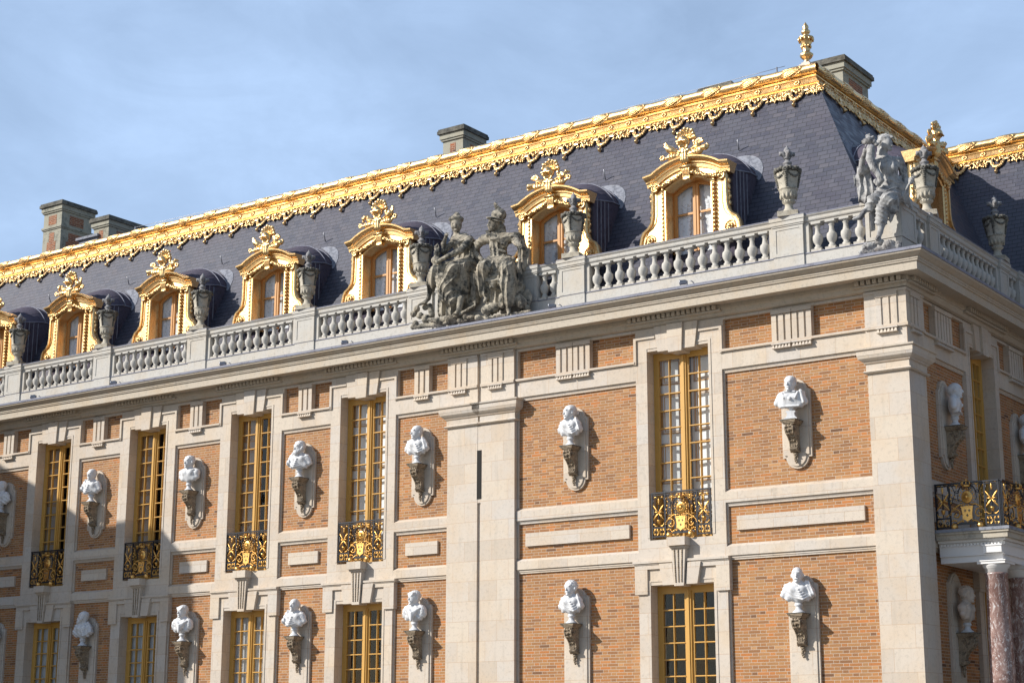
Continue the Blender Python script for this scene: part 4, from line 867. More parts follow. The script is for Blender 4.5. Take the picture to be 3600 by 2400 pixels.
def capital(name, par, segs, rot=0):
    b = MB()
    for path in segs: 
        # path: list of plan points left to right, mitred sweep of CAP
        n = len(path); m_ = len(CAP); vs = []
        for i, p in enumerate(path):
            a = Vector(path[max(i-1, 0)]); q = Vector(p); c_ = Vector(path[min(i+1, n-1)])
            d1 = (q-a).normalized() if i > 0 else (c_-q).normalized(); d2 = (c_-q).normalized() if i < n-1 else d1
            n1 = Vector((d1.y, -d1.x)); n2 = Vector((d2.y, -d2.x)); nn = (n1+n2).normalized(); k = 1/max(.3, nn.dot(n1))
            for (o, z) in CAP: w_ = q+nn*(-o)*k; vs.append((w_.x, w_.y, z))
        b.add(vs, [(i*m_+j, (i+1)*m_+j, (i+1)*m_+j+1, i*m_+j+1) for i in range(n-1) for j in range(m_-1)])
    return b.build(name, M['stone'], par, rot)
capital('capital', pil, [[(-.80, .12), (-.80, 0), (0, 0), (0, .80), (-.12, .80)]])
b = MB(); corner_sweep(b, [(-.005, 8.775), (-.005, 9.10), (-.045, 9.105), (-.045, 9.165), (-.02, 9.165), (-.02, 9.765), (-.04, 9.77), (-.04, 9.82)], -.80, .80)
for z0, z1, q in ((8.775, 9.10, -.005), (9.105, 9.165, -.045), (9.165, 9.82, -.02)):
    b.add([(-.8, q, z0), (-.8, q, z1), (-.8, .14, z1), (-.8, .14, z0)], [(0, 1, 2, 3)]); b.add([(-q, .8, z0), (-q, .8, z1), (-.14, .8, z1), (-.14, .8, z0)], [(0, 1, 2, 3)])
b.build('pilaster_entablature', M['stone'], palace)
# twin pilasters in the middle of facade A with a groove between them and a narrow slit window
for (x0, x1) in ((-10.53, -9.725), (-9.635, -8.76)):
    b = MB(); b.box(x0, x1, 0, .14, ZG, 8.29); p_ = b.build('pilaster', M['stone'], palace)
    capital('capital', p_, [[(x0, .12), (x0, 0), (x1, 0), (x1, .12)]])
    b = MB(); b.box(x0, x1, -.005, .14, 8.775, 9.10); b.box(x0, x1, -.045, .14, 9.105, 9.165); b.box(x0, x1, -.02, .14, 9.165, 9.77); b.box(x0, x1, -.04, .14, 9.77, 9.82)
    b.build('pilaster_entablature', M['stone'], palace)
b = MB(); b.box(-9.726, -9.634, .045, .14, ZG, 6.70); b.box(-9.726, -9.634, .045, .14, 7.74, 9.82); b.box(-9.726, -9.634, .006, .14, 6.62, 6.70); b.box(-9.726, -9.634, .006, .14, 7.74, 8.28)
b.build('groove_stone', M['stone'], palace)
b = MB(); b.box(-9.735, -9.612, -.004, .05, 6.70, 7.74); b.build('slit_opening', M['inside'], palace)

# ------------------------------------------------------------ cornice
XL, YB = -27.7, 7.3
b = MB()
prof = [(.03, 9.82), (-.035, 9.84), (-.055, 9.875), (-.075, 9.93), (-.10, 9.94), (-.10, 10.025), (-.12, 10.03), (-.415, 10.012), (-.425, 10.005), (-.425, 10.157), (-.45, 10.165), (-.455, 10.195), (-.468, 10.20), (-.468, 10.235), (-.50, 10.25), (-.53, 10.275), (-.572, 10.305), (-.582, 10.338), (-.30, 10.345)]
corner_sweep(b, prof, XL, YB)
b.build('cornice', M['cornice'], palace)
b = MB(); corner_sweep(b, [(-.57, 10.338), (-.597, 10.34), (-.60, 10.392), (-.58, 10.398), (.04, 10.53)], XL, YB); b.build('cornice_flashing', M['lead'], palace)
def dentils(u0, u1, rot):
    b = MB(); b.box(u0-.05, u1+.05, -.106, -.03, 9.932, 10.027); b.box(u0-.05, u1+.05, -.125, -.085, 9.926, 9.943)
    n = max(2, round((u1-u0)/.113)); p = (u1-u0)/n
    for i in range(n): b.box(u0+(i+.18)*p, u0+(i+.82)*p, -.195, -.09, 9.938, 10.020)
    b.box(u0-.06, u1+.06, -.14, -.02, 9.90, 9.93)
    b.build('dentil_course', M['cornice'], palace, rot)
for c, hw in WINS_A: dentils(c-1.02, c+1.02, 0)
dentils(-10.62, -8.68, 0); dentils(-.92, .02, 0); dentils(.02, 1.12, HB); dentils(2.80, 4.95, HB)

# ------------------------------------------------------------ balustrade
bal = empty('balustrade', parent=palace)
prof_b = [(.10, 0), (.095, .055), (.066, .07), (.078, .095), (.060, .115), (.048, .135), (.064, .165), (.086, .20), (.099, .25), (.099, .30), (.094, .325), (.088, .335), (.060, .36), (.050, .41), (.043, .465), (.045, .49), (.062, .505), (.048, .52), (.060, .54), (.075, .55)]
bm_ = MB(); bm_.box(-.105, .105, -.10, .10, 0, .055); bm_.lathe(prof_b[1:], 14); bm_.box(-.098, .098, -.09, .09, .55, .59)
bal_me = bm_.mesh('baluster'); bal_me.materials.append(M['balu'])
def balusters(x0, x1, rot, half0=False):
    n = max(1, round((x1-x0)/.270)); p = (x1-x0)/n
    for i in range(n):
        u = x0+(i+.5)*p; y = .125
        loc = (u, y, 10.80) if rot == 0 else (-y, u, 10.80)
        o = link('baluster', bal_me, None, bal, rot, loc)
PEDS_A = [-25.35, -21.8, -18.35, -14.8, -7.3, -2.31]
solid_A = [(p-.40, p+.40) for p in PEDS_A[:4]]+[(-11.75, -8.18), (-7.70, -6.88), (-2.72, -1.88), (-.72, 0.0)]
b = MB(); b2 = MB()
corner_sweep(b, [(.03, 10.50), (.03, 10.785)], XL, YB); corner_sweep(b, [(.24, 10.785), (.24, 10.4)], XL, YB)
corner_sweep(b2, [(.015, 10.785), (.015, 10.802), (.25, 10.803)], XL, YB)
b.build('plinth', M['balu'], bal); b2.build('plinth_flashing', M['lead'], bal)
b = MB(); corner_sweep(b, [(.24, 11.39), (.045, 11.39), (.045, 11.415), (.02, 11.43), (.01, 11.45), (.01, 11.50), (-.005, 11.515), (-.02, 11.53), (-.02, 11.548)], XL, YB)
b.build('handrail', M['balu'], bal)
b = MB(); corner_sweep(b, [(-.028, 11.545), (-.028, 11.562), (.12, 11.575), (.26, 11.56), (.26, 11.40)], XL, YB); b.build('rail_flashing', M['lead'], bal)
b = MB(); corner_sweep(b, [(1.9, 10.52), (.05, 10.50)], XL, YB); b.build('gutter', M['leadroof'], palace)
def pedestal(x0, x1, rot, wide=True):
    b = MB(); hf = .10
    if wide:
        b.box(x0, x0+hf, .035, .22, 10.803, 11.392); b.box(x1-hf, x1, .035, .22, 10.803, 11.392)
        for xx in (x0+hf*.32, x1-hf*.68): pass
    else: hf = 0
    a0, a1 = x0+hf, x1-hf
    b.box(a0, a1, 0.0, .235, 10.52, 10.79); b.box(a0, a1, -.002, .235, 10.80, 11.40)
    # raised frame round a sunk field
    t = .07; f = -.014
    b.box(a0, a0+t, f, .0, 10.80, 11.39); b.box(a1-t, a1, f, 0, 10.80, 11.39); b.box(a0+t, a1-t, f, 0, 10.80, 10.87); b.box(a0+t, a1-t, f, 0, 11.33, 11.39)
    b.box(a0-.02, a1+.02, -.03, .26, 11.39, 11.42); b.box(a0-.035, a1+.035, -.045, .27, 11.42, 11.50); b.box(a0-.05, a1+.05, -.06, .28, 11.50, 11.572)
    o = b.build('pedestal', M['balu'], bal, rot)
    b = MB(); b.box(a0-.005, a1+.005, -.008, .20, 10.79, 10.806); b.box(a0-.055, a1+.055, -.066, .285, 11.572, 11.584); b.build('pedestal_flashing', M['lead'], o)
prev = XL
for (x0, x1) in solid_A:
    if x0-prev > .3: balusters(prev, x0, 0)
    prev = x1
for (x0, x1) in solid_A:
    if x1-x0 > 3: 
        pedestal(x0, x0+.85, 0); pedestal(x0+.85, x1, 0, False)
    elif x1 < -.1: pedestal(x0, x1, 0)
b = MB(); b.box(-.72, 0.0, 0, .72, 10.52, 10.79); b.box(-.70, -.002, .002, .70, 10.80, 11.42)
for (xa, xb, za, zb) in ((-.70, -.62, 10.80, 11.42), (-.08, -.002, 10.80, 11.42), (-.62, -.08, 10.80, 10.87), (-.62, -.08, 11.35, 11.42)): b.box(xa, xb, -.014, .002, za, zb)
for (ya, yb_, za, zb) in ((.002, .08, 10.80, 11.42), (.62, .70, 10.80, 11.42), (.08, .62, 10.80, 10.87), (.08, .62, 11.35, 11.42)): b.box(-.002, .014, ya, yb_, za, zb)
b.box(-.76, .04, -.04, .76, 11.42, 11.50); b.box(-.78, .06, -.06, .78, 11.50, 11.58)
b.build('corner_pedestal', M['balu'], bal)
balusters(.72, 1.26, HB); pedestal(1.26, 1.98, HB); balusters(1.98, 5.10, HB); pedestal(5.10, 5.82, HB); balusters(5.82, 6.36, HB); pedestal(6.36, 7.2, HB, False)

# ------------------------------------------------------------ roof
q = lambda z: 1.547+(z-12.808)/1.98
ZT = 15.44
b = MB(); corner_sweep(b, [(q(10.5), 10.5), (q(ZT), ZT)], -40, 11.5); roof = b.build('roof', M['slate'], palace)
b = MB(); b.add([(-40, 2.9, 15.55), (-2.9, 2.9, 15.55), (-2.9, 12, 15.55), (-10, 12, 15.75), (-40, 12, 15.75)], [(0, 1, 2, 3, 4)]); b.build('flat_roof', M['leadroof'], roof)
gp = [(q(15.32)-.01, 15.32), (q(15.335)-.05, 15.335), (q(15.36)-.075, 15.36), (q(15.385)-.055, 15.385), (q(15.39)-.03, 15.39), (q(15.42)-.075, 15.42), (q(15.45)-.065, 15.45), (q(15.455)-.03, 15.455),
      (q(15.60)-.03, 15.60), (q(15.61)-.06, 15.61), (q(15.625)-.07, 15.625), (q(15.64)-.03, 15.645), (q(15.66)-.06, 15.66), (q(15.68)-.065, 15.68), (q(15.70)-.02, 15.70), (q(15.95), 15.72)]
b = MB(); corner_sweep(b, gp, -40, 11.5); cres = b.build('gilded_cresting', M['gold'], roof)
# roll moulding with alternating smooth and leaf-wrapped stretches
def roll(p0, p1, Rr, ax, n=18, step=.022, ph=0.0):
    P0, P1 = Vector(p0), Vector(p1); L = (P1-P0).length; t = (P1-P0)/L; up = Vector((0, 0, 1)); sd = t.cross(up)
    N = int(L/step); S = np.linspace(0, L, N+1); A = np.arange(n)*2*math.pi/n
    SS, AA = np.meshgrid(S, A, indexing='ij')
    per = 0.98; f = np.mod(SS+ph, per)/per
    fe = f+.05*np.sin(AA*5); env = np.clip((fe-.30)/.12, 0, 1)*np.clip((.97-fe)/.06, 0, 1)
    tw = AA*1.0+SS*9.0
    leaf = np.abs(np.sin(AA*2.5+SS*6.5))**.6*.6+np.abs(np.sin(AA*5.0+SS*16+1.5*np.sin(SS*9)))*.4
    rr = Rr*(1+.10*env*leaf-.04*env+.03*(np.abs(f-.2)<.03))
    X = P0[0]+t[0]*SS+sd[0]*np.cos(AA)*rr+up[0]*np.sin(AA)*rr; Y = P0[1]+t[1]*SS+sd[1]*np.cos(AA)*rr; Z = P0[2]+np.sin(AA)*rr
    V = np.stack([X, Y, Z], -1).reshape(-1, 3)
    I = np.arange(N)[:, None]*n+np.arange(n)[None]; J = np.arange(N)[:, None]*n+(np.arange(n)[None]+1) % n
    F = np.stack([I, J, J+n, I+n], -1).reshape(-1, 4)
    me = bpy.data.meshes.new('roll_moulding'); me.from_pydata(V.tolist(), [], F.tolist()); me.polygons.foreach_set('use_smooth', [True]*len(F)); me.update()
    return me
RQ, RZ, RR = 2.935, 15.795, .108
link('roll_moulding', roll((-40, RQ, RZ), (-RQ+.05, RQ, RZ), RR, 0), M['gold'], roof)
link('roll_moulding', roll((-RQ, RQ-.05, RZ), (-RQ, 10.3, RZ), RR, 1), M['gold'], roof)

g = MB(); rl = random.Random(8)
for k in range(15):
    a0 = -80+16*k+rl.uniform(-5, 5); s0 = rl.uniform(0, .06); L_ = rl.uniform(.46, .60); P_ = []; rad = []
    for i in range(9):
        t = i/8; an = R(a0+62*t+6*math.sin(t*9+k)); ro = RR-.002+.012*math.sin(math.pi*t*.9+.2); P_.append((s0+L_*t, -ro*math.cos(an), ro*math.sin(an))); rad.append(.005+.012*math.sin(math.pi*(t*.85+.12)))
    g.tube(P_, rad, 5)
    for i in range(4):
        t = .35+.17*i; an = R(a0+62*t+9); ro = RR+.006; g.blob((s0+L_*t, -ro*math.cos(an), ro*math.sin(an)), (.032, .016, .014), 6, 4, None, .4, k+i)
wrap_me = g.mesh('acanthus_wrap'); wrap_me.materials.append(M['gold'])
for i in range(31): link('acanthus_wrap', wrap_me, None, roof, 0, (-3.62-.98*i-.1, RQ, RZ))
for i in range(8): link('acanthus_wrap', wrap_me, None, roof, HB, (-RQ, 3.15+.98*i, RZ))
# rosettes and hanging lace units (shared meshes; each instance its own object)
g = MB()
for i in range(8):
    a = i*math.pi/4; g.blob((.052*math.cos(a), 0, .052*math.sin(a)), (.030, .022, .030), 6, 4)
g.blob((0, -.025, 0), (.028, .026, .028), 6, 5)
ros_me = g.mesh('rosette'); ros_me.materials.append(M['gold'])
def spiral(cx, cz, r0, turns, a0, sgn=1, n=18, y=0.0, r1=.012):
    return [(cx+(r0+(r1-r0)*i/n)*math.cos(R(a0)+sgn*turns*2*math.pi*i/n), y, cz+(r0+(r1-r0)*i/n)*math.sin(R(a0)+sgn*turns*2*math.pi*i/n)) for i in range(n+1)]
g = MB()
# strapwork : angular ribbon that dips in a bow under the fleur-de-lis / shell, hung with a tassel
rib = [(-.245, 0), (-.245, -.075), (-.155, -.075), (-.155, -.115)]+[(.135*math.cos(R(a)), -.125+.125*math.sin(R(a))) for a in range(190, 351, 16)]+[(.155, -.115), (.155, -.075), (.245, -.075), (.245, 0)]
g.sweep(rib, [(-.032, .0), (-.032, -.022), (-.010, -.030), (.010, -.030), (.032, -.022), (.032, .0)])
for s in (-1, 1):
    g.tube(spiral(s*.20, -.035, .05, .9, 90 if s > 0 else 90, s), [.013]*19, 5)
    for (x, z, r) in ((.11, -.21, .030), (.145, -.18, .026), (.075, -.245, .030), (.04, -.275, .028), (.09, -.165, .018), (.27, -.02, .028), (.225, -.005, .024)): g.blob((s*x, -.018, z), (r, .022, r*.8), 6, 4, rotm('Y', s*35), .25, x*40)
    g.tube([(s*.03, -.01, -.10), (s*.075, -.02, -.055), (s*.085, -.02, -.02), (s*.055, -.015, -.01)], [.014, .018, .014, .007], 5)
g.tube([(0, -.01, -.15), (0, -.022, -.08), (0, -.015, -.005)], [.014, .028, .005], 6); g.blob((0, -.02, -.115), (.045, .016, .012), 6, 4)
g.blob((0, -.02, -.30), (.035, .025, .03), 8, 5, None, .2); g.blob((0, -.015, -.335), (.018, .018, .02), 6, 4); g.lathe([(.018, -.43), (.040, -.43), (.036, -.40), (.020, -.35)], 8, (0, -.02, 0))
# acanthus pendants on each side of the bow
for s in (-1, 1):
    cx = s*.49
    for k in range(5):
        a = (k-2)*32; g.blob((cx+math.sin(R(a))*.07, -.016, -.10-math.cos(R(a))*.055), (.020, .020, .055), 6, 4, rotm('Y', -a), .25, k)
    if s > 0:
        g.blob((cx, -.022, -.06), (.045, .025, .06), 8, 5, None, .3); g.blob((cx, -.015, -.20), (.022, .02, .035), 6, 4, None, .3); g.blob((cx, -.012, -.235), (.012, .012, .02), 6, 4)
    for t in (-1, 1): 
        if s > 0: g.tube(spiral(cx+t*.115, -.14, .055, 1.0, 90, t, 14), [.016]*10+[.012]*5, 5); g.tube([(cx+t*.115, -.005, -.085), (cx+t*.17, -.01, -.04), (cx+t*.21, 0, -.01)], [.018, .014, .01], 5)
rngL = random.Random(4)
for s in (-1, 1):
    for k in range(16):
        x = s*rngL.uniform(.03, .49); z = -rngL.uniform(.0, .07); g.blob((x, -.012, z), (.034, .022, .020), 6, 4, rotm('Y', rngL.uniform(-50, 50)), .35, k)
    for k in range(10):
        a_ = R(190+rngL.uniform(0, 160)); g.blob((.15*math.cos(a_), -.014, -.135+.15*math.sin(a_)), (.030, .020, .024), 6, 4, rotm('Y', rngL.uniform(-60, 60)), .35, k)
    for k in range(12):
        x = s*(.26+.22*rngL.random()); z = -rngL.uniform(.08, .20); g.blob((x, -.014, z), (.026, .020, .040), 6, 4, rotm('Y', rngL.uniform(-60, 60)), .35, k)
for i in range(len(g.v)): x, y, z = g.v[i]; g.v[i] = (x, y*1.4, z*1.22)
lace_me = g.mesh('cresting_pendant'); lace_me.materials.append(M['gold'])
tilt = math.atan2(1, 1.98)
for i in range(0, 39):
    u = -38.6+.98*i+.0; u = -4.27-.98*(33-i)+0.0
    if u > -3.1 or u < -31: continue
    o = link('cresting_pendant', lace_me, None, cres, 0, (u, q(15.345)-.03, 15.345)); o.rotation_euler = (-tilt, 0, 0)
o = link('cresting_pendant', lace_me, None, cres, 0, (-3.29, q(15.345)-.03, 15.345)); o.rotation_euler = (-tilt, 0, 0); o.scale = (.86, 1, 1)
for i in range(64):
    u = -3.35-.475*i
    if u < -31: continue
    o = link('rosette', ros_me, None, cres, 0, (u, q(15.53)-.04, 15.53)); o.rotation_euler = (-tilt, 0, 0)
for i in range(8):
    yv = 3.5+.98*i; o = link('cresting_pendant', lace_me, None, cres, 0, (-q(15.345)+.03, yv, 15.345)); o.rotation_euler = (-tilt, 0, HB)
for i in range(15):
    yv = 3.35+.475*i; o = link('rosette', ros_me, None, cres, 0, (-q(15.53)+.04, yv, 15.53)); o.rotation_euler = (-tilt, 0, HB)
g = MB()
for k in range(7):
    g.blob((.02*math.sin(k*2.1), -.02*math.cos(k*1.7), -.02-k*.032), (.07-.003*k, .05, .035), 7, 5, rotm('Z', 45), .3, k)
g.build('corner_acanthus', M['gold'], cres, 0, (-q(15.2)+.0, q(15.2)-.0, 15.34))
# hip and valley wings: roof C
YC = 9.0; DZ = .33
b = MB()
def c_sweep(b, prof, x1, smooth=False):
    vs = []
    for qq, z in prof: vs += [(-qq, YC-1.547+qq, z), (x1, YC-1.547+qq, z)]
    b.add(vs, [(2*i, 2*i+1, 2*i+3, 2*i+2) for i in range(len(prof)-1)], smooth)
c_sweep(b, [(q(10.5), 10.5), (q(ZT+DZ), ZT+DZ)], 14); b.build('roof', M['slate'], palace)
b = MB(); c_sweep(b, [(qq+DZ/1.98, z+DZ) for qq, z in gp]+[(3.3, 16.2), (6, 16.3)], 14); cresC = b.build('gilded_cresting', M['gold'], roof)
yr = YC-1.547+RQ+DZ/1.98
for i in range(10): link('acanthus_wrap', wrap_me, None, roof, 0, (-2.7+.98*i, yr, RZ+DZ))
link('roll_moulding', roll((-RQ-.2, yr, RZ+DZ), (14, yr, RZ+DZ), RR, 0, ph=.3), M['gold'], roof)
b = MB(); b.box(-3.2, 14, yr+.06, yr+.4, RZ+DZ+.03, RZ+DZ+.135); b.build('ridge_flashing', M['lead'], roof)
for i in range(8):
    u = -2.6+.98*i; o = link('cresting_pendant', lace_me, None, cresC, 0, (u, YC-1.547+q(15.345+DZ)-.03, 15.345+DZ)); o.rotation_euler = (-tilt, 0, 0)
for i in range(14):
    u = -2.5+.475*i; o = link('rosette', ros_me, None, cresC, 0, (u, YC-1.547+q(15.53+DZ)-.04, 15.53+DZ)); o.rotation_euler = (-tilt, 0, 0)
# wing C wall and cornice (returns to the right, beyond the picture)
b = MB(); b.box(0.0, 14, 7.3, 7.9, ZG, 10.0); b.build('brick_wall', M['brick'], palace)
b = MB()
for (z0, z1, y) in ((10.0, 10.16, 6.87), (10.16, 10.24, 6.84), (10.24, 10.39, 6.71), (9.12, 9.17, 7.18), (8.77, 9.10, 7.22), (6.17, 6.42, 7.22), (5.16, 5.38, 7.22)): b.box(0.6 if z0 >= 10 else .02, 14, y, 7.35, z0, z1)
b.build('stone_dressing', M['stone'], palace)

# ============================================================ WINDOWS
def window(c, hw, z0, z1, rows, rot, inside, low=False):
    yf = .30; fr = empty('window', (0, 0, 0), 0, palace)
    b = MB(); t = .075
    b.box(c-hw, c-hw+t, yf, yf+.09, z0, z1); b.box(c+hw-t, c+hw, yf, yf+.09, z0, z1); b.box(c-hw+t, c+hw-t, yf, yf+.09, z1-.10, z1); b.box(c-hw+t, c+hw-t, yf, yf+.09, z0, z0+.10)
    b.box(c-.055, c+.055, yf-.03, yf+.08, z0+.10, z1-.10); b.box(c-.022, c+.022, yf-.05, yf-.028, z0+.10, z1-.10)
    zi0, zi1 = z0+.10, z1-.10
    f = b.build('window_frame', M['yellow'], fr)
    for s in (-1, 1):
        b = MB(); xa, xb = sorted((c+s*.055, c+s*(hw-t)))
        st = .045
        b.box(xa, xa+st, yf+.005, yf+.06, zi0, zi1); b.box(xb-st, xb, yf+.005, yf+.06, zi0, zi1)
        b.box(xa+st, xb-st, yf+.005, yf+.06, zi1-.05, zi1); b.box(xa+st, xb-st, yf+.005, yf+.06, zi0, zi0+.05)
        mx = (xa+xb)/2; b.box(mx-.014, mx+.014, yf, yf+.05, zi0+.05, zi1-.05); b.box(mx-.006, mx+.006, yf-.012, yf, zi0+.05, zi1-.05)
        for r in range(1, rows):
            zz = zi0+.05+(zi1-zi0-.10)*r/rows; b.box(xa+st, xb-st, yf+.002, yf+.048, zz-.015, zz+.015); b.box(xa+st, xb-st, yf-.010, yf+.002, zz-.006, zz+.006)
        cs_ = b.build('casement', M['yellow'], fr)
        b = MB(); rw = random.Random(int(c*100)+s)
        for k in range(rows):   # old panes, each set at a slightly different angle
            for q_ in (0, 1):
                px0, px1 = (xa+st-.004, mx) if q_ == 0 else (mx, xb-st+.004); pz0 = zi0+.05+(zi1-zi0-.10)*k/rows; pz1 = zi0+.05+(zi1-zi0-.10)*(k+1)/rows
                a_, b_, d_ = (rw.uniform(-.006, .006) for _ in range(3)); yy = yf+.03
                b.add([(px0, yy+a_, pz0), (px1, yy-a_+b_, pz0), (px1, yy-a_+b_+d_, pz1), (px0, yy+a_+d_, pz1)], [(0, 1, 2, 3)])
        b.build('glass', M['glass'], fr)
    # room behind
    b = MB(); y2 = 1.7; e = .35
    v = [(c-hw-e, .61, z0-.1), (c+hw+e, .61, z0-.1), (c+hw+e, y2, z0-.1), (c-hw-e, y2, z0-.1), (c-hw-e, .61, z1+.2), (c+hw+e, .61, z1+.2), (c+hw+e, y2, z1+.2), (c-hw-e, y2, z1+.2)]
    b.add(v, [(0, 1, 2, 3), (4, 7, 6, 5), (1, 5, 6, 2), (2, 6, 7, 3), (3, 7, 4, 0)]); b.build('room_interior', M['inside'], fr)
    if inside == 'curtain':
        n = 40
        for (xa, xb) in ((c-hw+.02, c-.03), (c+.03, c+hw-.02)):
            b = MB()
            P = [(xa+(xb-xa)*i/n, .41+.018*math.sin(i*1.1)+.006*math.sin(i*2.7)) for i in range(n+1)]
            v = [(x, y, z0) for x, y in P]+[(x, y, z1) for x, y in P]; b.add(v, [(i, i+1, n+2+i, n+1+i) for i in range(n)], True); b.build('curtain', M['white'], fr)
    elif inside in ('shutters', 'panels'):
        ml = M['shutter'] if inside == 'shutters' else M['panel']
        for s in (-1, 1):
            b = MB(); g = MB()
            # folded inner shutters standing in the reveal, turned inward
            x0 = c+s*(hw-.03); x1 = c+s*(.07 if inside == 'shutters' or s < 0 else .36)
            ya, yb2 = .40, (.50 if s < 0 else .46)
            def P(t, z, o=0.0):
                dx, dy = (x1-x0), (yb2-ya); L = math.hypot(dx, dy); return (x0+dx*t-dy/L*o*0, ya+dy*t-o, z)
            b.add([P(0, z0), P(1, z0), P(1, z1), P(0, z1)], [(0, 1, 2, 3)])
            zz = z0+.05
            while zz < z1-.35:
                za, zb = zz+.04, min(zz+.95, z1-.05)
                for k, (mg, th) in enumerate(((.10, .035), (.22, .015))):
                    mz = mg*.45
                    for (t0, t1, a0, a1) in ((mg, mg+th*2.5, za+mz, zb-mz), (1-mg-th*2.5, 1-mg, za+mz, zb-mz), (mg, 1-mg, za+mz, za+mz+th), (mg, 1-mg, zb-mz-th, zb-mz)):
                        g.add([P(t0, a0, .006), P(t1, a0, .006), P(t1, a1, .006), P(t0, a1, .006)], [(0, 1, 2, 3)])
                zz += 1.0
            b.build('shutter', ml, fr); g.build('shutter_moulding', M['gildtrim'], fr)
        if inside == 'panels':
            b = MB(); n = 16; P = [(c+.06+(hw-.10)*i/n, .56+.03*math.sin(i*1.3)) for i in range(n+1)]
            b.add([(x, y, z0) for x, y in P]+[(x, y, z1) for x, y in P], [(i, i+1, n+2+i, n+1+i) for i in range(n)], True); b.build('curtain', M['red'], fr)
        else:
            b = MB(); n = 20
            for (xa, xb) in ((c-.34, c-.04), (c+.04, c+.34)):
                P = [(xa+(xb-xa)*i/n, .60+.02*math.sin(i*1.2)) for i in range(n+1)]
                b.add([(x, y, z0) for x, y in P]+[(x, y, z1) for x, y in P], [(i, i+1, n+2+i, n+1+i) for i in range(n)], True)
            b.build('curtain', M['white'], fr)
    fr.rotation_euler = (0, 0, rot)
    return fr
UP = {-23.53: 'panels', -20.0: 'panels', -16.46: 'panels', -12.98: 'shutters', -4.83: 'shutters', -27.1: 'panels'}
LOW = {-23.53: 'curtain', -20.0: 'curtain', -16.46: 'curtain', -12.98: 'dark', -4.83: 'dark', -27.1: 'curtain'}
for c, hw in WINS_A:
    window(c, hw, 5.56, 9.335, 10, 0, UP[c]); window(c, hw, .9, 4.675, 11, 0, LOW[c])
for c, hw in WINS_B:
    window(c, hw, 5.56, 9.335, 10, HB, 'shutters'); window(c, hw, .9, 4.675, 11, HB, 'dark')

